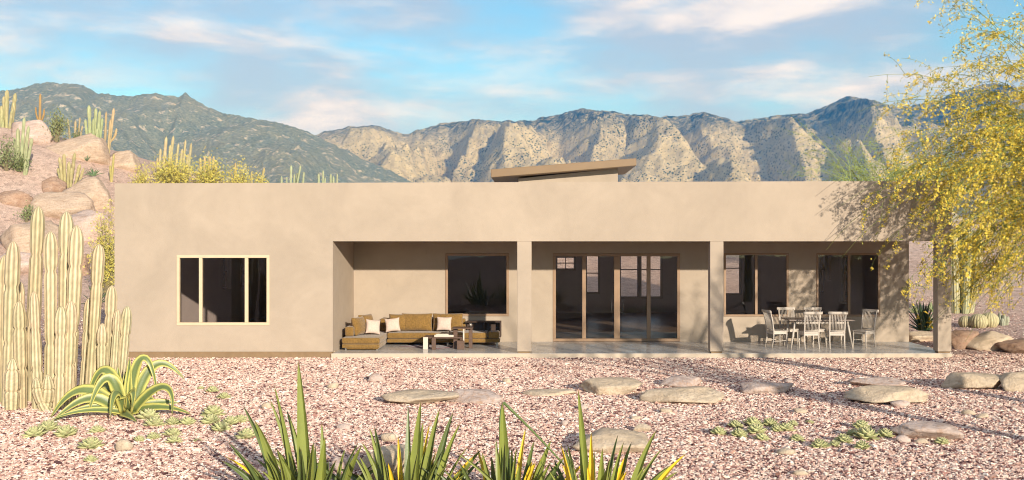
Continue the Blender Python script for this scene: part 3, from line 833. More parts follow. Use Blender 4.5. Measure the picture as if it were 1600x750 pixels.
def rock_px(x0, x1, yt, yb, mat, label, seed, dk=.65, Y=None, **k):
    g = G((x0 + x1) / 2, yb) if Y is None else P((x0 + x1) / 2, yb, Y)
    Y0 = g[1]; w = (x1 - x0) * Y0 / F_PX; d = w * dk
    tot = (yb - yt) * Y0 / F_PX
    h = max(.55 * tot, tot - .40 * d * (CAM_H - g[2]) / Y0)
    c = np.array([g[0] * (1 + d / 2 / Y0), Y0 + d * .45, g[2]])
    if Y is None: c[2] = float(ground_h(c[0], c[1])) if Y0 < 40 else g[2]
    return rock(c, w, d, h, mat, label, seed, **k)

T, PK, RD = ROCK_TAN, ROCK_PINK, ROCK_RED
for a in [
    (583, 706, 609, 634, T, 'long low tan boulder below the sofa end of the patio', 101),
    (690, 792, 608, 631, PK, 'low pale pink boulder touching the right end of a long tan one', 102),
    (813, 903, 608.5, 620.5, T, 'thin flat tan stone lying level with the gravel before the first column', 103),
    (911, 1014, 591, 618, T, 'rounded tan boulder in front of the sliding door', 104),
    (1030, 1100, 587, 606, PK, 'pink topped flat boulder resting behind a wider tan one', 105),
    (1003, 1142, 604, 633, T, 'wide low tan boulder with a pink flat one right behind it', 106),
    (1155, 1242, 598, 617, PK, 'low pink boulder with a rusty front edge, alone below the dining table', 107),
    (1330, 1422, 589, 608, PK, 'flat pale pink slab behind the large boulder of the yard', 108),
    (1318, 1452, 603, 635, T, 'large domed tan boulder in front of a flat pink slab', 109),
    (1470, 1574, 583, 612, T, 'tan boulder close to the patio corner column, touching another at its right', 110),
    (1556, 1650, 581, 614, T, 'tan boulder cut by the right edge of the view', 111),
    (893, 1022, 672, 711, T, 'broad flat tan boulder behind the tips of the yucca', 112),
    (989, 1018, 662, 676, T, 'fist sized tan stone perched behind the broad flat boulder', 113),
    (1393, 1497, 659, 691, PK, 'flat pale pink slab beside the right hand succulent patch', 114),
    (1480, 1528, 516, 546, RD, 'rusty boulder half hidden behind the corner column', 115),
    (1506, 1592, 517, 549, T, 'tall tan boulder behind the patio corner with a rusty one on each side', 116),
    (1566, 1640, 529, 553, RD, 'rust brown boulder at the far right behind the patio corner', 117),
    (1402, 1468, 517, 534, T, 'grey tan boulder lying behind the end of the patio wall', 118),
    (512, 572, 714, 737, PK, 'pale pink slab behind the left yucca leaves', 119),
    (560, 648, 699, 760, T, 'grey tan boulder hidden behind the yucca clumps', 120),
]: rock_px(*a)
for k, (x0, x1, yt, yb, lab) in enumerate([
    (180, 208, 686, 706, 'rounded beige stone among the left succulents'),
    (574, 600, 584, 598, 'beige stone lying nearest the patio step'),
    (407, 424, 628, 640, 'grey stone just left of the tall yucca blades'),
    (511, 528, 598, 608, 'orange tinted stone below the chaise'),
    (526, 550, 662, 673, 'orange beige stone between the two yucca clumps'),
    (597, 622, 677, 692, 'beige stone right of the orange beige one near the yucca'),
    (785, 801, 591, 600, 'small ochre stone before the first column'),
    (902, 918, 632, 641, 'small stone below the thin flat stone'),
    (1030, 1050, 638, 647, 'low stone just below the wide tan boulder'),
    (985, 1002, 650, 657, 'pale stone above the broad flat boulder'),
    (876, 888, 657, 666, 'pale pebble left of the broad flat boulder'),
    (1213, 1242, 701, 712, 'beige stone just below the left succulent clump of the right patch'),
    (1240, 1262, 638, 647, 'ochre stone above the single tiny rosette'),
    (1224, 1240, 592, 599, 'pale stone behind the low pink boulder with rusty edge'),
    (1502, 1524, 640, 649, 'ochre stone right of the domed boulder'),
    (1526, 1548, 646, 655, 'flat ochre stone touching the gravel right of another ochre stone'),
    (1398, 1424, 680, 693, 'ochre stone against the flat pink slab'),
    (1428, 1452, 685, 694, 'low pale stone in front of the flat pink slab'),
    (1236, 1262, 735, 745, 'pale stone nearest the camera on the open gravel'),
    (1388, 1420, 626, 638, 'beige stone at the foot of the large domed boulder'),
]):
    rock_px(x0, x1, yt, yb, (T, PK, T)[k % 3], lab, 300 + k, name='stone', cat='stone', group='small stones on the gravel', small=True)

HB = 'boulders on the hillside'
for a in [
    (24, 84, 186, 226, PK, 'pale flat topped boulder on the hill crest with an orange side', 130),
    (76, 190, 206, 258, ROCK_HILL, 'biggest slanting tan boulder on the hill crest under the tall cactus', 131),
    (172, 222, 234, 267, ROCK_HILL, 'orange tan boulder at the right end of the crest boulders', 132),
    (60, 106, 275, 305, RD, 'rust brown boulder in the middle of the slope', 133),
    (-2, 58, 297, 327, RD, 'rust brown boulder at the left edge of the slope', 134),
    (96, 186, 274, 332, ROCK_HILL, 'large smooth tan boulder beside the house corner', 135),
    (40, 156, 298, 350, ROCK_HILL, 'broad pale tan boulder halfway down the slope', 136),
    (8, 102, 343, 400, ROCK_HILL, 'round tan boulder above the tallest cactus stems', 137),
    (-20, 72, 392, 432, PK, 'pale pink boulder low on the slope behind the cactus', 138),
    (112, 142, 396, 432, RD, 'small pale boulder with a brown side between cactus stems', 139),  # rust colour stands in for the shadow side of this pale boulder
    (96, 176, 326, 380, PK, 'pink tan boulder leaning on the slope near the yellow bush', 140),
]: rock_px(*a, group=HB, dk=.8, sink=.3)

# ================================================================== CACTI
CACT = M('pale_cactus_skin', (1, 1, 1), .7, .12, 4, 60, .004, attr='tone')
def stem(tip, basep, r, rib=9, seed=0, colA=(.40, .42, .20), colB=(.60, .46, .24), bend=.0, joints=None, rings=26):
    rg = np.random.default_rng(seed)
    tip, basep = np.array(tip, float), np.array(basep, float)
    L = np.linalg.norm(tip - basep)
    mid = (tip + basep) / 2 + np.array([bend, 0, -abs(bend) * .5])
    pts = bez(basep, mid, tip, rings)
    t = np.linspace(0, 1, rings)
    j = joints if joints is not None else [.35 + .1 * rg.random(), .68 + .12 * rg.random()]
    rad = r * (.9 + .10 * np.sin(t * 5 + rg.random() * 6))
    for q in j: rad = rad * (1 - .24 * np.exp(-((t - q) / .016) ** 2))
    tl = min(.5, 2.6 * r / L); rad = rad * np.sqrt(np.clip(1 - ((t - (1 - tl)) / tl).clip(0, 1) ** 2.0, .012, 1))
    P_, T_, U, W = frames(pts)
    n = rib * 4; a = np.arange(n) * 2 * math.pi / n
    prof = 1 - .17 * (.5 - .5 * np.cos(a * rib)) ** .8
    tw = rg.random() * 6
    R = rad[:, None] * prof[None]
    V = P_[:, None] + R[..., None] * (np.cos(a + tw)[None, :, None] * U[:, None] + np.sin(a + tw)[None, :, None] * W[:, None])
    F = [(i * n + k, i * n + (k + 1) % n, (i + 1) * n + (k + 1) % n, (i + 1) * n + k) for i in range(rings - 1) for k in range(n)]
    F.append(tuple((rings - 1) * n + k for k in range(n)))
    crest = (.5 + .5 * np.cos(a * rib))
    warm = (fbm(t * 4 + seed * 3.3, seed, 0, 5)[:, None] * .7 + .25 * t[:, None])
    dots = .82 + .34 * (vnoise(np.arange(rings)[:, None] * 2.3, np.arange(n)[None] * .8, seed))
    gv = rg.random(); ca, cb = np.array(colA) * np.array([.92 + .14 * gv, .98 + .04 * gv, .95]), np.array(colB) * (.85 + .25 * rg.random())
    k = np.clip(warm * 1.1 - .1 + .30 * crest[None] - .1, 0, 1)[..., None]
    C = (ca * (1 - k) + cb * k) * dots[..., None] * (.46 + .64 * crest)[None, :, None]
    return V.reshape(-1, 3), F, C.reshape(-1, 3)

def cactus(label, base_px, stems, r_px, group=None, Y=None, cat='cactus', name='organ_pipe_cactus', spread=.5, rib=8, rings=20, colA=(.40, .42, .20), colB=(.60, .46, .24), seed=0):
    """stems: (tip px x, tip px y, foot px x, radius factor, depth offset)"""
    g = G(*base_px) if Y is None else np.array([(base_px[0] - CX) * Y / F_PX, Y, float(ground_h((base_px[0] - CX) * Y / F_PX, Y))])
    Yb = g[1]; m = Yb / F_PX
    t = thing(name, g, label, cat, group)
    for k, s in enumerate(stems):
        tx, ty, bx, rf, dy = s[:5]; by = s[5] if len(s) > 5 else None
        Yt = Yb + dy
        tip = P(tx, ty, Yt); f = P(bx, 0, Yb + dy * .8); f[2] = (float(ground_h(f[0], f[1])) - .08) if by is None else P(bx, by, f[1])[2]
        V, F, C = stem(tip, f, r_px * rf * m, rib, seed * 50 + k, colA, colB, bend=s[6] * m if len(s) > 6 else 0, rings=rings)
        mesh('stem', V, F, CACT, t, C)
    return t

# the big cluster in the left foreground (tip x, tip y, foot x, radius factor, depth, [foot y], [bend px])
BIGS = [(8, 398, 4, 1.05, .2), (21, 376, 12, 1.0, -.35), (-12, 380, -14, 1.05, 0), (32, 440, 26, .8, .5), (60, 322, 47, 1.12, .45), (79, 361, 80, 1.05, -.25), (53, 455, 60, .8, -.55),
        (104, 330, 98, 1.05, .35), (120, 352, 108, 1.0, -.15), (155, 381, 140, .95, .1), (175, 446, 166, .95, .15), (184, 483, 174, .7, -.15), (199, 478, 186, .75, .1),
        (140, 465, 128, .7, .45), (96, 478, 92, .95, -.5), (30, 470, 34, .9, -.5), (111, 470, 106, .9, -.35), (160, 505, 158, .75, -.2), (74, 585, 66, .9, -.8, None, 8), (57, 590, 78, .85, -.85, None, -10), (20, 560, 18, 1.0, -.75)]
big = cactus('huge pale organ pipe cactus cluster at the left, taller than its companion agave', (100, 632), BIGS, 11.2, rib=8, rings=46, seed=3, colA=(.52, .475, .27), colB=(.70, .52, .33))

HC = 'cacti on the hillside'
cactus('pale many stemmed cactus at the far left of the hill crest', (14, 200), [(2, 165, 4, 1, 0), (11, 140, 10, 1, .3), (24, 145, 17, 1, 0), (6, 150, 6, .9, .4), (19, 172, 15, .8, -.3), (-6, 158, -4, 1, 0)], 3.2, HC, Y=68, seed=4)
cactus('rusty brown saguaro with short arms on the hill crest', (62, 195), [(63, 146, 62, 1, 0), (56, 167, 61, .7, 0, 190, -3), (69, 170, 63, .7, 0, 192, 3)], 2.2, HC, Y=68, seed=5, colA=(.42, .27, .10), colB=(.50, .30, .12))
cactus('pale green organ pipe cactus standing on the biggest crest boulder', (150, 238), [(139, 164, 142, 1.1, 0), (150, 168, 146, .9, .3), (156, 172, 150, 1, -.2), (146, 185, 146, .9, -.3), (133, 186, 140, .8, .1), (160, 184, 152, .8, .2), (152, 200, 149, .8, -.4)], 3.0, HC, Y=66.5, seed=6, colA=(.36, .44, .22), colB=(.46, .46, .24))
cactus('tan curved cactus right of the pale green one on the crest', (168, 236), [(178, 168, 168, .9, 0), (166, 174, 163, .9, .2), (182, 200, 172, .8, 0, 222, 5), (173, 186, 167, .8, -.2)], 2.4, HC, Y=67.5, seed=7, colA=(.50, .42, .22), colB=(.60, .42, .24))
cactus('small tan cactus behind the dark bush on the crest', (116, 212), [(106, 185, 110, .8, 0), (118, 188, 117, 1, 0), (125, 183, 121, .8, 0), (129, 196, 122, .8, 0)], 2.2, HC, Y=68, seed=8, colA=(.45, .42, .25), colB=(.58, .42, .25))
cactus('pale green cactus growing beside two low bushes at the left edge', (34, 266), [(38, 182, 32, .9, 0), (45, 196, 36, .9, .2), (28, 200, 28, 1, 0), (50, 215, 40, .9, -.2), (22, 215, 25, .9, .2), (42, 226, 38, .8, -.3)], 3.1, HC, seed=9, colA=(.38, .43, .23), colB=(.48, .46, .26))
cactus('squat many stemmed cactus in the middle of the slope', (108, 292), [(93, 245, 98, .9, 0), (100, 240, 101, 1, .2), (117, 238, 110, .9, .1), (108, 252, 106, 1, -.2), (125, 256, 116, .9, 0), (131, 262, 120, .8, -.1), (112, 262, 110, .9, -.3), (90, 262, 96, .8, .1)], 3.0, HC, seed=10, colA=(.40, .38, .16), colB=(.58, .45, .24))
cactus('single slim cactus rising above the house corner', (174, 284), [(178, 240, 174, 1, 0), (172, 258, 173, .7, 0)], 2.0, HC, seed=11, colA=(.42, .40, .12), colB=(.55, .42, .18))
cactus('tall pale cactus amid yellow bushes above the parapet', (268, 276), [(260, 213, 254, 1, 0), (271, 212, 262, .9, .2), (251, 232, 248, .9, 0), (279, 224, 272, .9, 0), (290, 218, 284, .85, .3), (285, 232, 278, .8, .1), (299, 223, 292, .9, 0), (246, 246, 246, .8, .1), (266, 226, 262, .8, -.2), (294, 240, 288, .8, -.1)], 2.6, HC, Y=67, seed=12, colA=(.46, .45, .22), colB=(.60, .45, .26))
cactus('thin tan cactus among the yellow bushes right of the tall pale one', (322, 283), [(313, 246, 314, .8, 0), (320, 244, 320, .8, 0), (328, 243, 326, .9, 0), (334, 244, 331, .9, 0), (338, 256, 335, .8, 0)], 2.4, HC, Y=67, seed=13, colA=(.52, .42, .22), colB=(.62, .44, .24))
cactus('lone tan spike above the parapet just before the bush line ends', (367, 288), [(368, 254, 367, 1, 0), (362, 270, 364, .7, 0)], 2.0, HC, Y=67, seed=14, colA=(.50, .40, .16), colB=(.58, .42, .2))
cactus('slim leaning cactus stem at the end of the yellow bushes', (407, 290), [(413, 262, 407, 1, 0), (393, 268, 394, .8, 0)], 2.0, HC, Y=67, seed=15, colA=(.48, .42, .16), colB=(.56, .42, .2))
cactus('green cactus of several spikes peeking over the parapet, the taller of two', (456, 292), [(455, 258, 454, 1, 0), (470, 258, 462, .9, 0, None, 0), (475, 268, 472, .9, 0), (460, 272, 459, .8, 0), (440, 275, 440, .9, 0), (448, 276, 448, .8, 0), (465, 270, 461, .8, .2)], 2.2, HC, Y=66, seed=16, colA=(.33, .40, .24), colB=(.46, .46, .28))
cactus('green cactus peeking over the parapet, the shorter of two', (508, 292), [(498, 271, 498, 1, 0), (505, 266, 504, .95, 0), (517, 271, 516, 1, 0), (521, 275, 521, .8, 0), (527, 271, 526, .8, 0), (508, 277, 507, .8, 0)], 2.2, HC, Y=66, seed=17, colA=(.33, .40, .24), colB=(.46, .46, .28))
cactus('pale columnar cactus with curving stems behind the corner column', (1512, 489), [(1490, 360, 1493, 1.1, 0), (1503, 345, 1502, 1.0, .3, None, -3), (1514, 350, 1508, 1, -.2), (1530, 355, 1513, 1.1, 0, None, 9), (1524, 370, 1516, .9, .3, None, 5)], 6.5, None, Y=39.5, seed=18, rings=30, colA=(.42, .42, .24), colB=(.56, .48, .28))

BARREL = M('barrel_cactus_skin', (1, 1, 1), .8, .2, 14, 60, .01, attr='tone')
def barrel(px, py, wpx, hpx, label):
    g = G(px, py); m = g[1] / F_PX; r = wpx / 2 * m; h = hpx * m
    n = 72; rib = 18; rings = 18; a = np.arange(n) * 2 * math.pi / n
    th = np.linspace(-1.0, 1.5, rings); prof = 1 - .1 * (.5 - .5 * np.cos(a * rib))
    V = np.stack([(np.cos(th)[:, None] * r * prof) * np.cos(a), (np.cos(th)[:, None] * r * prof) * np.sin(a), (np.sin(th)[:, None] + .75) * h / 1.75 + 0 * a], -1)
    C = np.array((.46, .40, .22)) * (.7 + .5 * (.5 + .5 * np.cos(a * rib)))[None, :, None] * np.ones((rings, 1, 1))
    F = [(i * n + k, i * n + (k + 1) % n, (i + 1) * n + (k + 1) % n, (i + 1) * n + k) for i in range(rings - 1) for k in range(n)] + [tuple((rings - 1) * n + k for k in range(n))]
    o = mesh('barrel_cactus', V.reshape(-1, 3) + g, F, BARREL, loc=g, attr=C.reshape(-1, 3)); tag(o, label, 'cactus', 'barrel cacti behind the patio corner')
barrel(1509, 511, 22, 18, 'smallest golden barrel cactus, nearest the column'); barrel(1529, 512, 28, 22, 'middle golden barrel cactus of three in a row')
barrel(1546, 511, 28, 23, 'golden barrel cactus at the free end of the row of three')
cactus('low pale green clump of finger cactus beside the barrel cacti', (1564, 508), [(1556, 492, 1558, 1, 0), (1562, 488, 1562, 1.1, .1), (1569, 490, 1568, 1, 0), (1575, 494, 1572, .9, 0), (1566, 497, 1566, 1, -.2)], 4, None, seed=19, rings=14, name='finger_cactus', colA=(.34, .37, .26), colB=(.42, .40, .28))
# ================================================================== LEAFY PLANTS
LEAF = M('leaf_skin', (1, 1, 1), .42, .10, 5, 40, .002, attr='tone', spec=.4, Subsurface_Weight=.0)
def leaf(spine, width, mid, edge, fold=.35, thick=.012, nrm=None, tipc=None, edge_w=.26, basec=None, roll=0.0, serr=0.0, seed=0):
    """a thick strap leaf: spine points, half width along it, mid and margin colour, V fold"""
    sp = np.asarray(spine, float); n = len(sp)
    T_ = np.gradient(sp, axis=0); T_ /= np.linalg.norm(T_, axis=1)[:, None] + 1e-9
    nr = np.array(nrm if nrm is not None else (0, 0, 1.0), float)
    side = np.cross(T_, nr); ln = np.linalg.norm(side, axis=1)[:, None]
    ref = side[0] / (np.linalg.norm(side[0]) + 1e-9)
    for i in range(n):
        if np.linalg.norm(side[i]) < .25: side[i] = ref
        s = side[i] / (np.linalg.norm(side[i]) + 1e-9)
        if s.dot(ref) < 0: s = -s
        side[i] = s; ref = s
    up = np.cross(side, T_); up *= np.sign((up[0] @ nr) or 1)
    if roll:
        c, s_ = math.cos(roll), math.sin(roll); side, up = c * side + s_ * up, c * up - s_ * side
    us = np.array([-1, -.72, -.38, 0, .38, .72, 1]); w = np.asarray(width, float)
    if serr:
        w = w * (1 + serr * (np.arange(n) % 2 - .5))
    th = thick * (w / w.max()) ** .7
    top = sp[:, None] + us[None, :, None] * w[:, None, None] * side[:, None] + (fold * np.abs(us) ** 1.4)[None, :, None] * w[:, None, None] * up[:, None]
    bot = top[:, 1:-1] - (th[:, None] * (1 - np.abs(us[1:-1]) ** 2)[None])[..., None] * up[:, None]
    ring = np.concatenate([top, bot[:, ::-1]], 1); m = ring.shape[1]
    F = [(i * m + k, i * m + (k + 1) % m, (i + 1) * m + (k + 1) % m, (i + 1) * m + k) for i in range(n - 1) for k in range(m)] + [tuple(range(m))[::-1]]
    ua = np.abs(np.concatenate([us, us[1:-1][::-1]]))
    kk = smooth((ua - (1 - edge_w * 1.4)) / .12)[None, :, None]
    C = np.array(mid) * (1 - kk) + np.array(edge) * kk
    C = np.broadcast_to(C, (n, m, 3)).copy()
    t = np.linspace(0, 1, n)
    streak = .9 + .2 * vnoise(np.arange(m)[None] * 1.7, t[:, None] * 2, seed, 3)
    C *= streak[..., None]
    if tipc is not None:
        q = smooth((t - .93) / .06)[:, None, None]; C = C * (1 - q) + np.array(tipc) * q
    if basec is not None:
        q = 1 - smooth(t / .3)[:, None, None]; C = C * (1 - q) + np.array(basec) * q
    return ring.reshape(-1, 3), F, C.reshape(-1, 3)

def lance(n, w, base=.6):
    t = np.linspace(0, 1, n)
    return w * np.clip(np.minimum(base + (1 - base) * np.sin(np.clip(t / .45, 0, 1) * math.pi / 2), 1) * np.clip((1 - t) / .75, 0, 1) ** .75 + .004, .0, 1.1)

# ---- foreground yucca clumps: (tip x, tip y, width px, yellow?, depth)
GR, GR2, YE = (.19, .215, .045), (.10, .13, .036), (.62, .43, .03)
YUC = {
 (505, 11.0, 'tall left yucca clump with the longest blades in the foreground'): [
    (345, 719, 17, 0, -.2), (355, 690, 18, 0, -.5), (350, 712, 9, 1, .2), (379, 632, 22, 0, .1), (397, 655, 24, 0, -.5), (421, 622, 14, 0, .5), (428, 600, 22, 0, -.1), (448, 640, 20, 0, .6),
    (466, 562, 27, 0, -.2), (468, 615, 20, 0, .35), (508, 682, 20, 0, -.5), (503, 660, 16, 0, .6), (490, 690, 22, 0, -.8), (470, 700, 24, 0, -.7), (525, 720, 18, 0, -.6), (540, 700, 12, 0, .5), (432, 700, 18, 0, -.9), (415, 712, 18, 0, -.6)],
 (640, 10.7, 'short yucca clump with slim upright blades right of the tall one'): [
    (577, 667, 17, 0, -.1), (585, 665, 21, 0, -.4), (565, 690, 14, 0, .4), (549, 706, 14, 0, .1), (561, 712, 18, 0, -.5), (596, 705, 14, 0, -.6), (606, 722, 12, 1, -.4), (622, 680, 15, 1, .1), (638, 633, 17, 0, .4), (658, 626, 22, 0, -.3), (661, 658, 18, 0, .4),
    (672, 660, 11, 1, 0), (688, 636, 21, 0, -.1), (709, 642, 19, 0, .2), (720, 660, 17, 0, -.4), (640, 705, 16, 0, -.7), (682, 705, 10, 1, .4), (752, 703, 17, 0, .3), (730, 728, 12, 0, -.4), (741, 712, 10, 1, .2)],
 (795, 10.5, 'yucca clump in the foreground centre with one bent flower stalk'): [
    (753, 706, 16, 0, -.3), (775, 685, 16, 0, .3), (785, 627, 25, 0, -.2), (768, 712, 18, 0, -.6), (822, 667, 15, 1, .2), (835, 688, 15, 0, 0), (862, 686, 17, 0, .2), (838, 722, 13, 1, -.4), (832, 720, 14, 1, -.1), (848, 712, 10, 1, .3), (812, 726, 16, 0, -.6), (800, 700, 14, 0, .5), (862, 720, 12, 0, -.5)],
 (930, 10.4, 'yucca clump at the right of the foreground row with several yellow blades'): [
    (887, 694, 16, 0, -.2), (903, 606, 17, 0, 0), (924, 674, 16, 1, -.3), (922, 702, 14, 0, .4), (910, 722, 10, 1, .2), (941, 716, 14, 0, .1), (966, 678, 13, 0, .2), (975, 690, 15, 0, -.2), (987, 690, 14, 0, .3), (1027, 670, 17, 0, -.1), (1045, 730, 13, 0, .1), (1073, 708, 14, 1, -.2), (1010, 726, 12, 0, -.4), (955, 728, 14, 0, -.5), (980, 735, 14, 1, -.5), (1062, 735, 10, 0, .3)],
}
for (bx, Yc, lab), ls in YUC.items():
    g = np.array([(bx - CX) * Yc / F_PX, Yc, 0.0]); g[2] = float(ground_h(g[0], g[1]))
    t = thing('yucca', g, lab, 'yucca', 'yucca clumps in the foreground')
    _r = np.random.default_rng(bx)
    ls = ls + [(bx + _r.normal(0, 62), 690 + 50 * _r.random(), 9 + 9 * _r.random(), int(_r.random() < .10), _r.normal(0, .5)) for _ in range(22)]
    for k, (tx, ty, wpx, yel, dy) in enumerate(ls):
        rg = np.random.default_rng(k * 13 + bx)
        tip = P(tx, ty, Yc + dy * .9)
        foot = g + np.array([(tx - bx) * Yc / F_PX * .50 , dy * .45, .0]); foot[2] = g[2] + .05
        mid = (tip + foot) / 2 + np.array([-(tx - bx) * Yc / F_PX * .10, -dy * .05, .06])
        sp = bez(foot, mid, tip, 14)
        w = lance(14, wpx / 2 * Yc / F_PX * .92, .75)
        an = rg.uniform(-1.25, .15); d = np.array([math.sin(an), -math.cos(an), .1])
        col = YE if yel else (GR if rg.random() < .6 else GR2)
        V, F, C = leaf(sp, w, np.array(col) * (.85 + .4 * rg.random()), np.array(col) * 1.15, .85, .010, d, tipc=(.16, .085, .05), basec=(.28, .27, .12), seed=k)
        mesh('leaf', V, F, LEAF, t, C, smooth_=False)
    # dry collar of cut leaf bases round the stem
    mb = MB(); mb.tube([g + (0, 0, -.1), g + (0, 0, .12), g + (0, 0, .3)], [.22, .2, .05], 10, (.22, .15, .08)); mb.obj('trunk', LEAF, t, True)
    if bx == 795:
        a, b = P(787, 629, Yc), P(881, 726, Yc + .2)
        mb = MB(); mb.tube(bez(P(783, 720, Yc), P(778, 640, Yc), a, 8), [.012] * 8, 6, (.12, .17, .05)); mb.tube(bez(a, (a + b) / 2 + (0, 0, .03), b, 8), np.linspace(.016, .009, 8), 6, (.12, .17, .05)); mb.obj('flower_stalk', LEAF, t, True)

# ---- variegated agave
AG_M, AG_E = (.13, .17, .055), (.50, .46, .12)
gb = G(197, 652)
ag = thing('agave', gb, 'variegated agave with drooping green leaves edged in yellow beside the big cactus', 'agave')
mA = gb[1] / F_PX
def ap(px, py, dy=0): return P(px, py, gb[1] + dy)
AGL = [  # control points px (base is the heart), width px, depth offsets
    [(200, 640), (200, 600), (203, 557), 15, -.05, 0], [(206, 640), (212, 590), (214, 558), 13, .25, 0], [(190, 640), (186, 600), (184, 572), 15, .15, 0],
    [(203, 638), (205, 552), (240, 545), 14, .0, (246, 626)], [(206, 640), (228, 578), (252, 560), 17, .25, (290, 595)], [(208, 645), (238, 600), (262, 596), 15, -.15, (268, 655), (215, 655)],
    [(190, 640), (178, 575), (150, 568), 18, .1, (134, 640)], [(192, 640), (182, 588), (156, 585), 18, -.2, (137, 650)], [(196, 645), (188, 618), (176, 612), 17, -.45, (172, 656)],
    [(200, 645), (205, 615), (213, 616), 15, -.4, (206, 640)], [(188, 650), (140, 608), (110, 612), 19, -.1, (76, 658)], [(185, 652), (146, 618), (120, 640), 17, -.3, (84, 655)],
    [(190, 655), (150, 642), (122, 650), 12, -.3, (80, 660)], [(192, 656), (150, 650), (110, 655), 9, -.5, (78, 657)], [(205, 655), (235, 648), (265, 645), 13, -.1, (300, 648)],
    [(205, 650), (240, 640), (255, 640), 13, .2, (282, 630)], [(205, 650), (222, 626), (238, 632), 12, .3, (250, 640)], [(195, 655), (190, 660), (205, 662), 13, -.6, (214, 660)], [(198, 640), (194, 610), (196, 580), 17, .3, 0],
    [(190, 645), (170, 615), (160, 600), 15, .35, (150, 620)], [(186, 650), (160, 636), (140, 640), 13, .1, (118, 648)], [(200, 650), (203, 640), (198, 618), 13, -.35, 0]]
for k, L in enumerate(AGL):
    wpx, dy, last = L[3], L[4], L[5]
    b0 = ap(L[0][0], 640, dy * .15); b0[2] = gb[2] + .10
    if last == 0: sp = bez(b0, ap(*L[1], dy * .7), ap(*L[2], dy), 20)
    elif len(L) > 6: sp = bez(b0, ap(*L[1], dy * .6), ap(L[2][0] + 18, L[2][1] - 16, dy * .9), 20, ap(*last, dy * 1.3 - .3))
    else: sp = bez(b0, ap(L[1][0], L[1][1] - 14, dy * .6), ap(L[2][0], L[2][1] - 14, dy * 1.1), 20, ap(*last, dy * 1.5))
    sp[:, 2] = np.maximum(sp[:, 2], ground_h(sp[:, 0], sp[:, 1]) + .03)
    w = lance(20, wpx / 2 * mA * 1.15, .85)
    V, F, C = leaf(sp, w, AG_M, AG_E, .30, .03, (0.15, -.55, .8) if last else (.1, -1, .25), tipc=(.2, .12, .06), edge_w=.31, seed=k, roll=(-.5 if last and L[2][0] > 200 else .4 if last else 0), serr=.05)
    mesh('leaf', V, F, LEAF, ag, C)

# ---- spiky rosettes (dagger plants)
def spiky(label, px, py, hpx, wpx, n, col, seed, cat='yucca', name='spiky_yucca', Y=None, flowers=False, lw=.05):
    g = G(px, py) if Y is None else np.array([(px - CX) * Y / F_PX, Y, float(ground_h((px - CX) * Y / F_PX, Y))])
    m = g[1] / F_PX; rg = np.random.default_rng(seed)
    t = thing(name, g, label, cat)
    Vs = MB()
    for k in range(n):
        a = rg.random() * 6.283; e = math.radians(8 + 80 * (k / n) ** .8); L = hpx * m * (.75 + .3 * rg.random())
        if e < 1.0: L = max(L, 0) * .95
        d = np.array([math.cos(a) * math.cos(e) * wpx / hpx * .62, math.sin(a) * math.cos(e) * .6, math.sin(e) * .95])
        b = g + np.array([0, 0, .12]); tip = b + d * L
        sp = bez(b, (b + tip) / 2 + np.array([0, 0, .08 * L * math.cos(e)]), tip, 8)
        sp[:, 2] = np.maximum(sp[:, 2], g[2] + .03)
        c = np.array(col) * (.8 + .5 * rg.random())
        V, F, C = leaf(sp, lance(8, lw * L + .01, .8), c, c * 1.25, .4, .02, (0, 0, 1), tipc=(.2, .13, .06), seed=k)
        Vs.add(V, F); Vs.A.extend(C.tolist())
    mesh('leaves', Vs.V, Vs.F, LEAF, t, Vs.A)
    if flowers:
        mb = MB()
        for k in range(9):
            q = g + np.array([rg.normal(0, .12), -.25 + rg.normal(0, .05), .48 + rg.normal(0, .12)])
            for j in range(4): mb.tube([q, q + rg.normal(0, .055, 3)], [.03, .01], 5, (.70, .48, .04))
        mb.obj('flowers', LEAF, t)
    return t
spiky('dark green spiky aloe with yellow flowers behind the patio end', 1443, 526, 56, 62, 46, (.05, .085, .035), 5, 'aloe', 'aloe', flowers=True, lw=.055)
spiky('dark spiky yucca behind the big cactus beside the house wall', 150, 482, 40, 62, 30, (.06, .09, .04), 6, lw=.05)
spiky('small green agave on the slope beneath the crest boulder', 146, 278, 16, 34, 18, (.13, .19, .09), 7, 'agave', 'small_agave', lw=.10)
spiky('tiny green agave under the biggest crest boulder', 136, 254, 12, 22, 14, (.11, .17, .08), 8, 'agave', 'small_agave', lw=.10)
spiky('low yellowish succulent behind the aloe by the patio end', 1428, 494, 16, 34, 22, (.22, .24, .10), 9, 'succulent', 'low_succulent', lw=.09)
spiky('low succulent hidden between the aloe and the column', 1455, 492, 18, 24, 18, (.20, .23, .11), 10, 'succulent', 'low_succulent', lw=.09)

# ---- small rosette succulents (echeveria like)
def rosette_geo(seed):
    rg = np.random.default_rng(seed); mb = MB(); n = 34
    for k in range(n):
        f = k / n; a = k * 2.39996 + rg.normal(0, .05)
        e = math.radians(6 + 74 * f ** 1.15); L = .5 * (1 - .52 * f) * (.92 + .16 * rg.random())
        d = np.array([math.cos(a) * math.cos(e), math.sin(a) * math.cos(e), math.sin(e)])
        b = np.array([0, 0, .05 + .10 * f]); tip = b + d * L
        sp = bez(b, b + d * L * .55 + np.array([0, 0, -.03]), tip, 7)
        w = L * np.array([.16, .24, .30, .31, .27, .16, .01]) 
        c = np.array((.41, .41, .20)) * (.85 + .3 * rg.random())
        V, F, C = leaf(sp, w, c, c * 1.18, .25, .05, (0, 0, 1) if e < 1.2 else (-math.cos(a), -math.sin(a), .2), tipc=(.42, .34, .20), seed=k)
        mb.add(V, F); mb.A.extend(C.tolist())
    return mb
SUCC = M('succulent_skin', (1, 1, 1), .6, .08, 6, 40, .002, attr='tone', spec=.25)
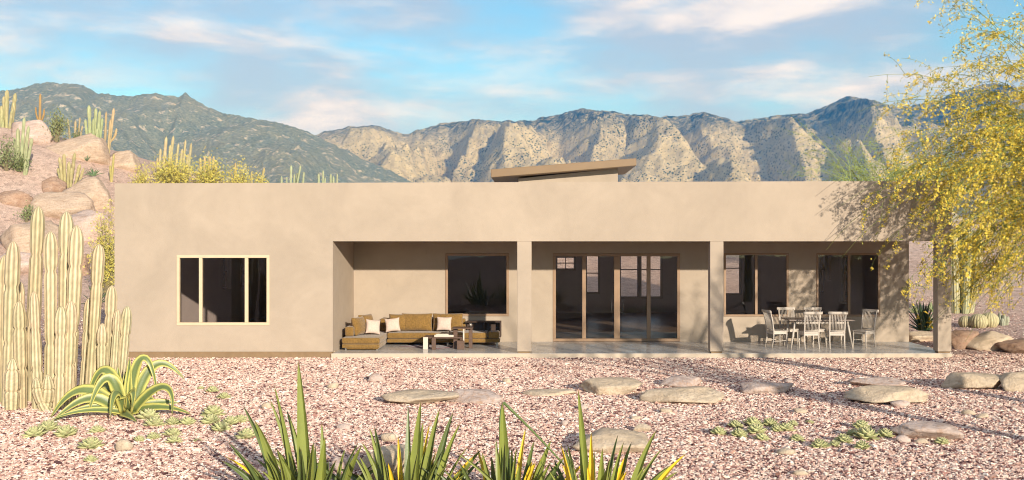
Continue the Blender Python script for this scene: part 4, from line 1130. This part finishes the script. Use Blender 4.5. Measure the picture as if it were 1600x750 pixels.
_pro = [rosette_geo(s).obj('rosette_succulent', SUCC, None, True) for s in (1, 2, 3)]
ROS = [  # px x, px y centre, width px, tilt, label
 (50, 678, 40, 'outermost rosette of the trio left of the agave'), (71, 668, 38, 'rear rosette of the trio left of the agave'), (99, 677, 42, 'rosette of the trio left of the agave on the agave side'),
 (149, 673, 28, 'lone middling rosette in front of the agave'), (138, 696, 42, 'large round lone rosette left of the rounded beige stone'), (139, 719, 25, 'small lone rosette below the large round one'),
 (228, 651, 40, 'rosette tucked under the right leaves of the agave'), (238, 662, 36, 'rosette in front of the one under the agave leaves'), (268, 660, 28, 'rosette left of its twin below the long agave leaf'),
 (291, 660, 30, 'rosette right of its twin below the long agave leaf'), (238, 683, 26, 'small flat rosette between the beige stone and the front group'), (266, 678, 32, 'upper rosette of the stacked pair in front of the agave'),
 (215, 687, 22, 'faded flat rosette touching the rounded beige stone'), (269, 689, 28, 'lower rosette of the stacked pair in front of the agave'), (308, 688, 18, 'tiny faded rosette alone between the agave and the yucca'),
 (330, 645, 40, 'topmost rosette of the clump left of the yucca'), (327, 658, 36, 'left middle rosette of the clump left of the yucca'), (341, 670, 38, 'lowest rosette of the clump left of the yucca'),
 (358, 660, 34, 'central rosette of the clump left of the yucca'), (373, 657, 30, 'rosette of that clump seen just before the yucca blades'), (383, 681, 40, 'shaded rosette behind the leftmost yucca blades'),
 (330, 610, 24, 'bright small rosette out on the gravel toward the house'), (348, 620, 24, 'small rosette just below the bright one toward the house'), (312, 606, 16, 'tiniest faded rosette nearest the house wall'),
 (1124, 676, 30, 'rosette at the left end of the long clump before the column'), (1150, 665, 28, 'rear rosette near the left end of the long clump'), (1156, 679, 32, 'front rosette of the long clump near its left end'),
 (1178, 662, 34, 'highest rosette of the long clump'), (1183, 673, 36, 'big rosette in the middle of the long clump'), (1205, 662, 30, 'rear rosette right of the highest one in the long clump'), (1216, 671, 26, 'rosette in the right half of the long clump'),
 (1230, 670, 32, 'front rosette at the right end of the long clump'), (1240, 663, 22, 'last small rosette at the right end of the long clump'), (1192, 685, 28, 'flat faded rosette just below the long clump'),
 (1247, 686, 26, 'separate small rosette between the two right clumps'), (1267, 659, 18, 'tiny rosette alone behind the two right clumps'),
 (1283, 696, 32, 'rosette at the left end of the clump by the pink slab'), (1306, 695, 22, 'small rosette second in the clump by the pink slab'), (1321, 688, 32, 'rosette left of the biggest one in the clump by the pink slab'),
 (1348, 666, 32, 'rear rosette standing highest in the clump by the pink slab'), (1357, 681, 44, 'biggest rosette in the clump by the pink slab'), (1350, 698, 30, 'front rosette below the biggest one by the pink slab'),
 (1385, 679, 32, 'rosette touching the flat pink slab'), (1335, 678, 26, 'rosette tucked behind the biggest one by the pink slab'), (1474, 691, 28, 'flat faded rosette beyond the pink slab in the streak of shade')]
for k, (px, py, wpx, lab) in enumerate(ROS):
    rg = np.random.default_rng(k + 900)
    g = G(px, py + wpx * .17)
    src = _pro[k % 3]
    o = src if k < 3 else src.copy()
    if k >= 3: COL.objects.link(o)
    s = wpx * g[1] / F_PX * 1.12
    o.location = g + np.array([0, s * .2, -.01]); o.scale = (s, s, s * (1.05 if wpx > 20 else .7))
    o.rotation_euler = (rg.normal(0, .12) + .12, rg.normal(0, .12), rg.random() * 6.28)
    tag(o, lab, 'succulent', 'rosette succulents on the gravel')

# ---- bushes
BUSH = M('bush_leaves', (1, 1, 1), .7, .15, 4, 30, 0, attr='tone', spec=.2)
WOOD = M('twig_bark', (.20, .16, .09), .9, .2, 8, 60, .004)
def star(c, r, k, rg, n=4):
    ax = rg.normal(size=3); ax /= np.linalg.norm(ax); u = np.cross(ax, (.3, .5, .8)); u /= np.linalg.norm(u); v = np.cross(ax, u)
    V, F = [c + ax * r * .1], []
    for j in range(n):
        a0 = 2 * math.pi * j / n; w = .42
        V += [c + r * .5 * (math.cos(a0 - w) * u + math.sin(a0 - w) * v), c + r * (math.cos(a0) * u + math.sin(a0) * v) + ax * r * .25, c + r * .5 * (math.cos(a0 + w) * u + math.sin(a0 + w) * v)]
        F.append((0, 3 * j + 1, 3 * j + 2, 3 * j + 3))
    return V, F

def bush(label, px, py, wpx, hpx, col, seed, n=500, leafpx=2.6, Y=None, cat='bush', name='bush', flower=None, ff=.0, group=None, twig=True, up=.5):
    if Y is None: g = G(px, py)
    else: x = (px - CX) * Y / F_PX; g = np.array([x, Y, float(ground_h(x, Y))])
    m = g[1] / F_PX; rg = np.random.default_rng(seed)
    t = thing(name, g, label, cat, group)
    tw, lf = MB(), MB()
    W, H = wpx / 2 * m, hpx * m if Y is None else P(px, py - hpx, g[1])[2] - g[2]
    nb = max(8, n // 22)
    for b in range(nb):
        a = rg.random() * 6.283; rr = math.sqrt(rg.random())
        tip = g + np.array([math.cos(a) * rr * W, math.sin(a) * rr * W * .8, H * (.45 + .6 * rg.random()) * math.sqrt(max(.1, 1 - .75 * rr * rr))])
        sp = bez(g + np.array([math.cos(a), math.sin(a), 0]) * W * .1 * rr, g + (tip - g) * np.array([.35, .35, .75]), tip, 7)
        if twig: tw.tube(sp, np.linspace(.012, .004, 7) * max(1, m * 30), 3)
        for k in range(n // nb):
            q = sp[min(6, int(2 + 5 * rg.random()))] + rg.normal(0, 1, 3) * (W * .13 + .05)
            q[2] = max(q[2], g[2] + .02)
            isf = flower is not None and rg.random() < ff
            c = np.array(flower if isf else col) * (.75 + .5 * rg.random())
            if isf: V, F = star(q, leafpx * m * .8, 4, rg)
            else:
                d = rg.normal(size=3); d[2] = abs(d[2]) + up; d /= np.linalg.norm(d); s = np.cross(d, rg.normal(size=3)); s /= np.linalg.norm(s)
                L = leafpx * m * (.7 + .6 * rg.random())
                V = [q - s * L * .22, q + d * L * .5 - s * L * .25, q + d * L, q + d * L * .5 + s * L * .25]; F = [(0, 1, 2, 3)]
            lf.add(V, F, c)
    if twig: tw.obj('branches', WOOD, t)
    mesh('leaves', lf.V, lf.F, BUSH, t, lf.A, smooth_=False)
    return t

BG = 'bushes on the hillside'
bush('dark green cholla bush standing on the hill crest between pale boulders', 88, 222, 40, 56, (.22, .24, .10), 1, 900, 3.4, group=BG, up=1.0)
bush('round dark bush at the left edge in front of the pale green cactus', 10, 267, 44, 52, (.20, .23, .10), 2, 900, 3.4, group=BG, up=1.0)
bush('low dark bush at the foot of the pale green cactus', 30, 269, 34, 26, (.14, .17, .06), 3, 500, 3, group=BG, up=1.0)
bush('small green bush between the brown boulders on the slope', 42, 348, 28, 30, (.20, .24, .10), 4, 500, 2.8, group=BG, up=.8)
bush('small green shrub behind the crest boulder beside the pale cactus', 118, 213, 16, 18, (.17, .20, .08), 5, 250, 2.6, Y=67.5, group=BG)
YB_, YG_ = (.62, .53, .12), (.36, .35, .10)
YL = 'yellow bushes on the hillside'
bush('yellow flowering bush hanging beside the house corner', 168, 420, 50, 105, YG_, 6, 2600, 3.2, Y=45.5, flower=YB_, ff=.5, group=YL)
bush('yellow bush at the foot of the tall pale cactus above the parapet', 268, 276, 74, 36, YG_, 7, 2200, 2.6, Y=65, flower=YB_, ff=.55, group=YL)
bush('yellow bush above the parapet right of the tall pale cactus', 325, 283, 72, 36, YG_, 8, 2000, 2.6, Y=64.5, flower=YB_, ff=.55, group=YL)
bush('airy yellow bush above the parapet where the bush line thins out', 378, 286, 56, 34, YG_, 9, 900, 2.4, Y=64, flower=YB_, ff=.6, group=YL)
bush('low yellow bush at the top of the house corner', 222, 276, 46, 18, YG_, 10, 900, 2.4, Y=63, flower=YB_, ff=.5, group=YL)
bush('last sparse yellow bush of the line above the parapet', 408, 288, 30, 16, YG_, 11, 300, 2.2, Y=64, flower=YB_, ff=.6, group=YL)

# ================================================================== PALO VERDE TREES
BARK = M('green_bark', (.17, .19, .06), .75, .25, 5, 40, .006)
FOL = M('palo_verde_twigs', (1, 1, 1), .7, .12, 3, 20, 0, attr='tone', spec=.2)
FLO = M('yellow_petals', (1, 1, 1), .7, .10, 3, 20, 0, attr='tone', spec=.15)
def arr_tubes(paths, r0, r1, cols):
    """many thin three sided twigs as one array mesh; paths (n, k, 3)"""
    n, k, _ = paths.shape
    T_ = np.gradient(paths, axis=1); T_ /= np.linalg.norm(T_, axis=2)[..., None] + 1e-9
    u = np.cross(T_, np.array([.31, .52, .79])); u /= np.linalg.norm(u, axis=2)[..., None] + 1e-9
    v = np.cross(T_, u)
    r = np.linspace(r0, r1, k)[None, :, None]
    rings = np.stack([paths + r * (math.cos(a) * u + math.sin(a) * v) for a in (0, 2.094, 4.189)], 2)
    V = rings.reshape(-1, 3)
    i = np.arange(n * k * 3).reshape(n, k, 3)
    F = np.stack([i[:, :-1], np.roll(i, -1, 2)[:, :-1], np.roll(i, -1, 2)[:, 1:], i[:, 1:]], -1).reshape(-1, 4)
    return V, F, np.repeat(cols, k * 3, 0)

def arr_stars(c, r, cols, rg, petals=5):
    n = len(c); ax = rg.normal(size=(n, 3)); ax /= np.linalg.norm(ax, axis=1)[:, None]
    u = np.cross(ax, np.array([.3, .5, .8])); u /= np.linalg.norm(u, axis=1)[:, None]; v = np.cross(ax, u)
    pts = [c + ax * (r * .1)[:, None]]
    F = []
    for j in range(petals):
        a0 = 2 * math.pi * j / petals; w = .40
        for a, q, l in ((a0 - w, .55, .12), (a0, 1, .3), (a0 + w, .55, .12)):
            pts.append(c + (r * q)[:, None] * (math.cos(a) * u + math.sin(a) * v) + (r * l)[:, None] * ax)
        F.append((0, 3 * j + 1, 3 * j + 2, 3 * j + 3))
    k = len(pts); V = np.stack(pts, 1).reshape(-1, 3)
    F = (np.array(F)[None] + (np.arange(n) * k)[:, None, None]).reshape(-1, 4)
    return V, F, np.repeat(cols, k, 0)

def palo_verde(loc, label, seed, nb=170, flowers=14000, aim=None, R=5.0, H=5.2, group='flowering palo verde trees', fol_col=(.20, .22, .06), twigs=16, fl=True, droop=1.0, maxel=75, prune=None):
    rg = np.random.default_rng(seed); L0 = np.array(loc, float); L0[2] = float(ground_h(L0[0], L0[1]))
    t = thing('palo_verde_tree', L0, label, 'tree', group)
    tr, limbs = MB(), []
    fork = L0 + np.array([.05, .1, H * .30])
    tr.tube(bez(L0 - (0, 0, .2), L0 + np.array([.15, 0, H * .15]), fork, 8), np.linspace(.21, .15, 8), 10)
    tr.obj('trunk', BARK, t, True)
    lb = MB()
    for k in range(8):
        a = 2 * math.pi * k / 8 + rg.normal(0, .2); e = math.radians(48 + 26 * rg.random()); ln = H * (.38 + .28 * rg.random())
        tip = fork + np.array([math.cos(a) * math.cos(e), math.sin(a) * math.cos(e), math.sin(e)]) * ln
        sp = bez(fork, fork + (tip - fork) * np.array([.3, .3, .6]), tip, 9); limbs.append(sp)
        lb.tube(sp, np.linspace(.10, .035, 9), 7)
    lb.obj('limb', BARK, t, True)
    paths = []
    for b in range(nb):
        s = limbs[rg.integers(8)]; p = s[rg.integers(3, 9)].copy()
        a = rg.random() * 6.283
        if aim is not None and rg.random() < .75: a = aim + rg.normal(0, .5)
        e = math.radians(5 + (maxel - 5) * rg.random() ** 1.3); ln = R * (.5 + .65 * rg.random()); st = ln / 15
        d = np.array([math.cos(a) * math.cos(e), math.sin(a) * math.cos(e), math.sin(e)]); pth = [p]
        for q in range(15):
            d = d + np.array([rg.normal(0, .05), rg.normal(0, .05), -(.055 + .05 * q / 15) * droop]); d /= np.linalg.norm(d)
            p = p + d * st; pth.append(p)
        paths.append(pth)
    paths = np.array(paths)
    if prune is not None: paths = paths[((paths[:, :, 1].max(1) < 24.8) & (paths[:, :, 1].min(1) > 21.6)) | (paths[:, :, 0].min(1) > 11.0)]; nb = len(paths)
    zmin = L0[2] + .9
    cb = np.array(fol_col) * (.8 + .4 * rg.random((nb, 1)))
    V1, F1, C1 = arr_tubes(paths, .016, .004, cb)
    # hanging side twigs
    n2 = nb * twigs
    bi = rg.integers(0, nb, n2); qi = np.clip((3 + 13 * rg.random(n2) ** .8).astype(int), 0, 15)
    p = paths[bi, qi].copy(); dirs = paths[bi, np.minimum(qi, 14) + 1] - paths[bi, np.minimum(qi, 14)]
    dirs /= np.linalg.norm(dirs, axis=1)[:, None]
    d = dirs + rg.normal(0, .55, (n2, 3)); d /= np.linalg.norm(d, axis=1)[:, None]
    ln = .35 + .9 * rg.random(n2); pts = [p]
    for q in range(6):
        d = d + np.stack([rg.normal(0, .10, n2), rg.normal(0, .10, n2), np.full(n2, -.17 * droop)], -1); d /= np.linalg.norm(d, axis=1)[:, None]
        p = p + d * (ln / 6)[:, None]; pts.append(p)
    tw = np.stack(pts, 1)
    if prune is not None:                       # kept off the facade; unseen side thinned so sun reaches the patio wall
        e = tw[:, -1]; ok = (e[:, 2] > prune[1] + .25 * np.abs(rg.normal(0, 1, n2))) & (e[:, 0] > prune[0] + .55 * np.abs(rg.normal(0, 1, n2))) & ((tw[:, :, 1].max(1) < 24.75) | (tw[:, :, 0].min(1) > 11.0)) & ((e[:, 0] < 12.1) | (rg.random(n2) < .2)) & ((e[:, 1] > 22.2 - .4 * np.abs(rg.normal(0, 1, n2))) | (e[:, 0] > 11.8))
        tw = tw[ok]; n2 = len(tw)
    c2 = np.array(fol_col) * (.75 + .5 * rg.random((n2, 1)))
    V2, F2, C2 = arr_tubes(tw, .0065, .003, c2)
    # tiny leaflets along the twigs
    n3 = n2 * 4; ti = rg.integers(0, n2, n3); k3 = rg.integers(1, 7, n3)
    q = tw[ti, k3] + rg.normal(0, .03, (n3, 3)); dd = rg.normal(size=(n3, 3)); dd[:, 2] -= .6; dd /= np.linalg.norm(dd, axis=1)[:, None]
    s = np.cross(dd, rg.normal(size=(n3, 3))); s /= np.linalg.norm(s, axis=1)[:, None]
    lv = (.05 + .06 * rg.random(n3))[:, None]
    V3 = np.stack([q, q + dd * lv * .5 - s * lv * .16, q + dd * lv, q + dd * lv * .5 + s * lv * .16], 1).reshape(-1, 3)
    F3 = np.arange(n3 * 4).reshape(-1, 4); C3 = np.repeat(np.array(fol_col) * np.array([1.05, 1.15, .9]) * (.7 + .6 * rg.random((n3, 1))), 4, 0)
    V = np.concatenate([V1, V2, V3]); F = np.concatenate([F1, F2 + len(V1), F3 + len(V1) + len(V2)]); C = np.concatenate([C1, C2, C3])
    mesh('crown', V, F, FOL, t, C, smooth_=False, uniform=True)
    if fl:
        ti = rg.integers(0, n2, flowers); k3 = rg.integers(2, 7, flowers)
        q = tw[ti, k3] + rg.normal(0, .035, (flowers, 3))
        r = .019 + .023 * rg.random(flowers)
        c = np.array((.80, .60, .06)) * (.75 + .45 * rg.random((flowers, 1))) * np.array([1, 1, 1])
        c[:, 2] += .05 * rg.random(flowers)
        V, F, C = arr_stars(q, r, c, rg)
        mesh('blossoms', V, F, FLO, t, C, smooth_=False, uniform=True)
    return t
palo_verde((15.2, 23.9, 0), 'weeping palo verde tree full of yellow blossom in front of the corner column', 3, nb=330, flowers=54000, aim=-3.0, R=6.4, H=6.6, twigs=25, prune=(7.95, 1.15))
palo_verde((10.9, 14.6, 0), 'palo verde tree off the right edge whose branches shade the wall', 8, nb=34, flowers=900, aim=None, R=2.4, H=6.4, twigs=5)
palo_verde((10.2, 9.2, 0), 'tall palo verde nearest the camera, trunk throwing a long shadow over the gravel', 9, nb=30, flowers=700, aim=None, R=2.0, H=7.0, twigs=7)
palo_verde((17.0, 47.0, 0), 'pale green palo verde without blossom rising behind the roof', 10, nb=150, R=3.4, H=6.8, fl=False, fol_col=(.26, .30, .09), twigs=16, droop=.35, group='trees behind the house')
for o in bpy.data.objects:
    if o.type == 'EMPTY' and not o.children and 'label' in o: print('EMPTY', o.name)
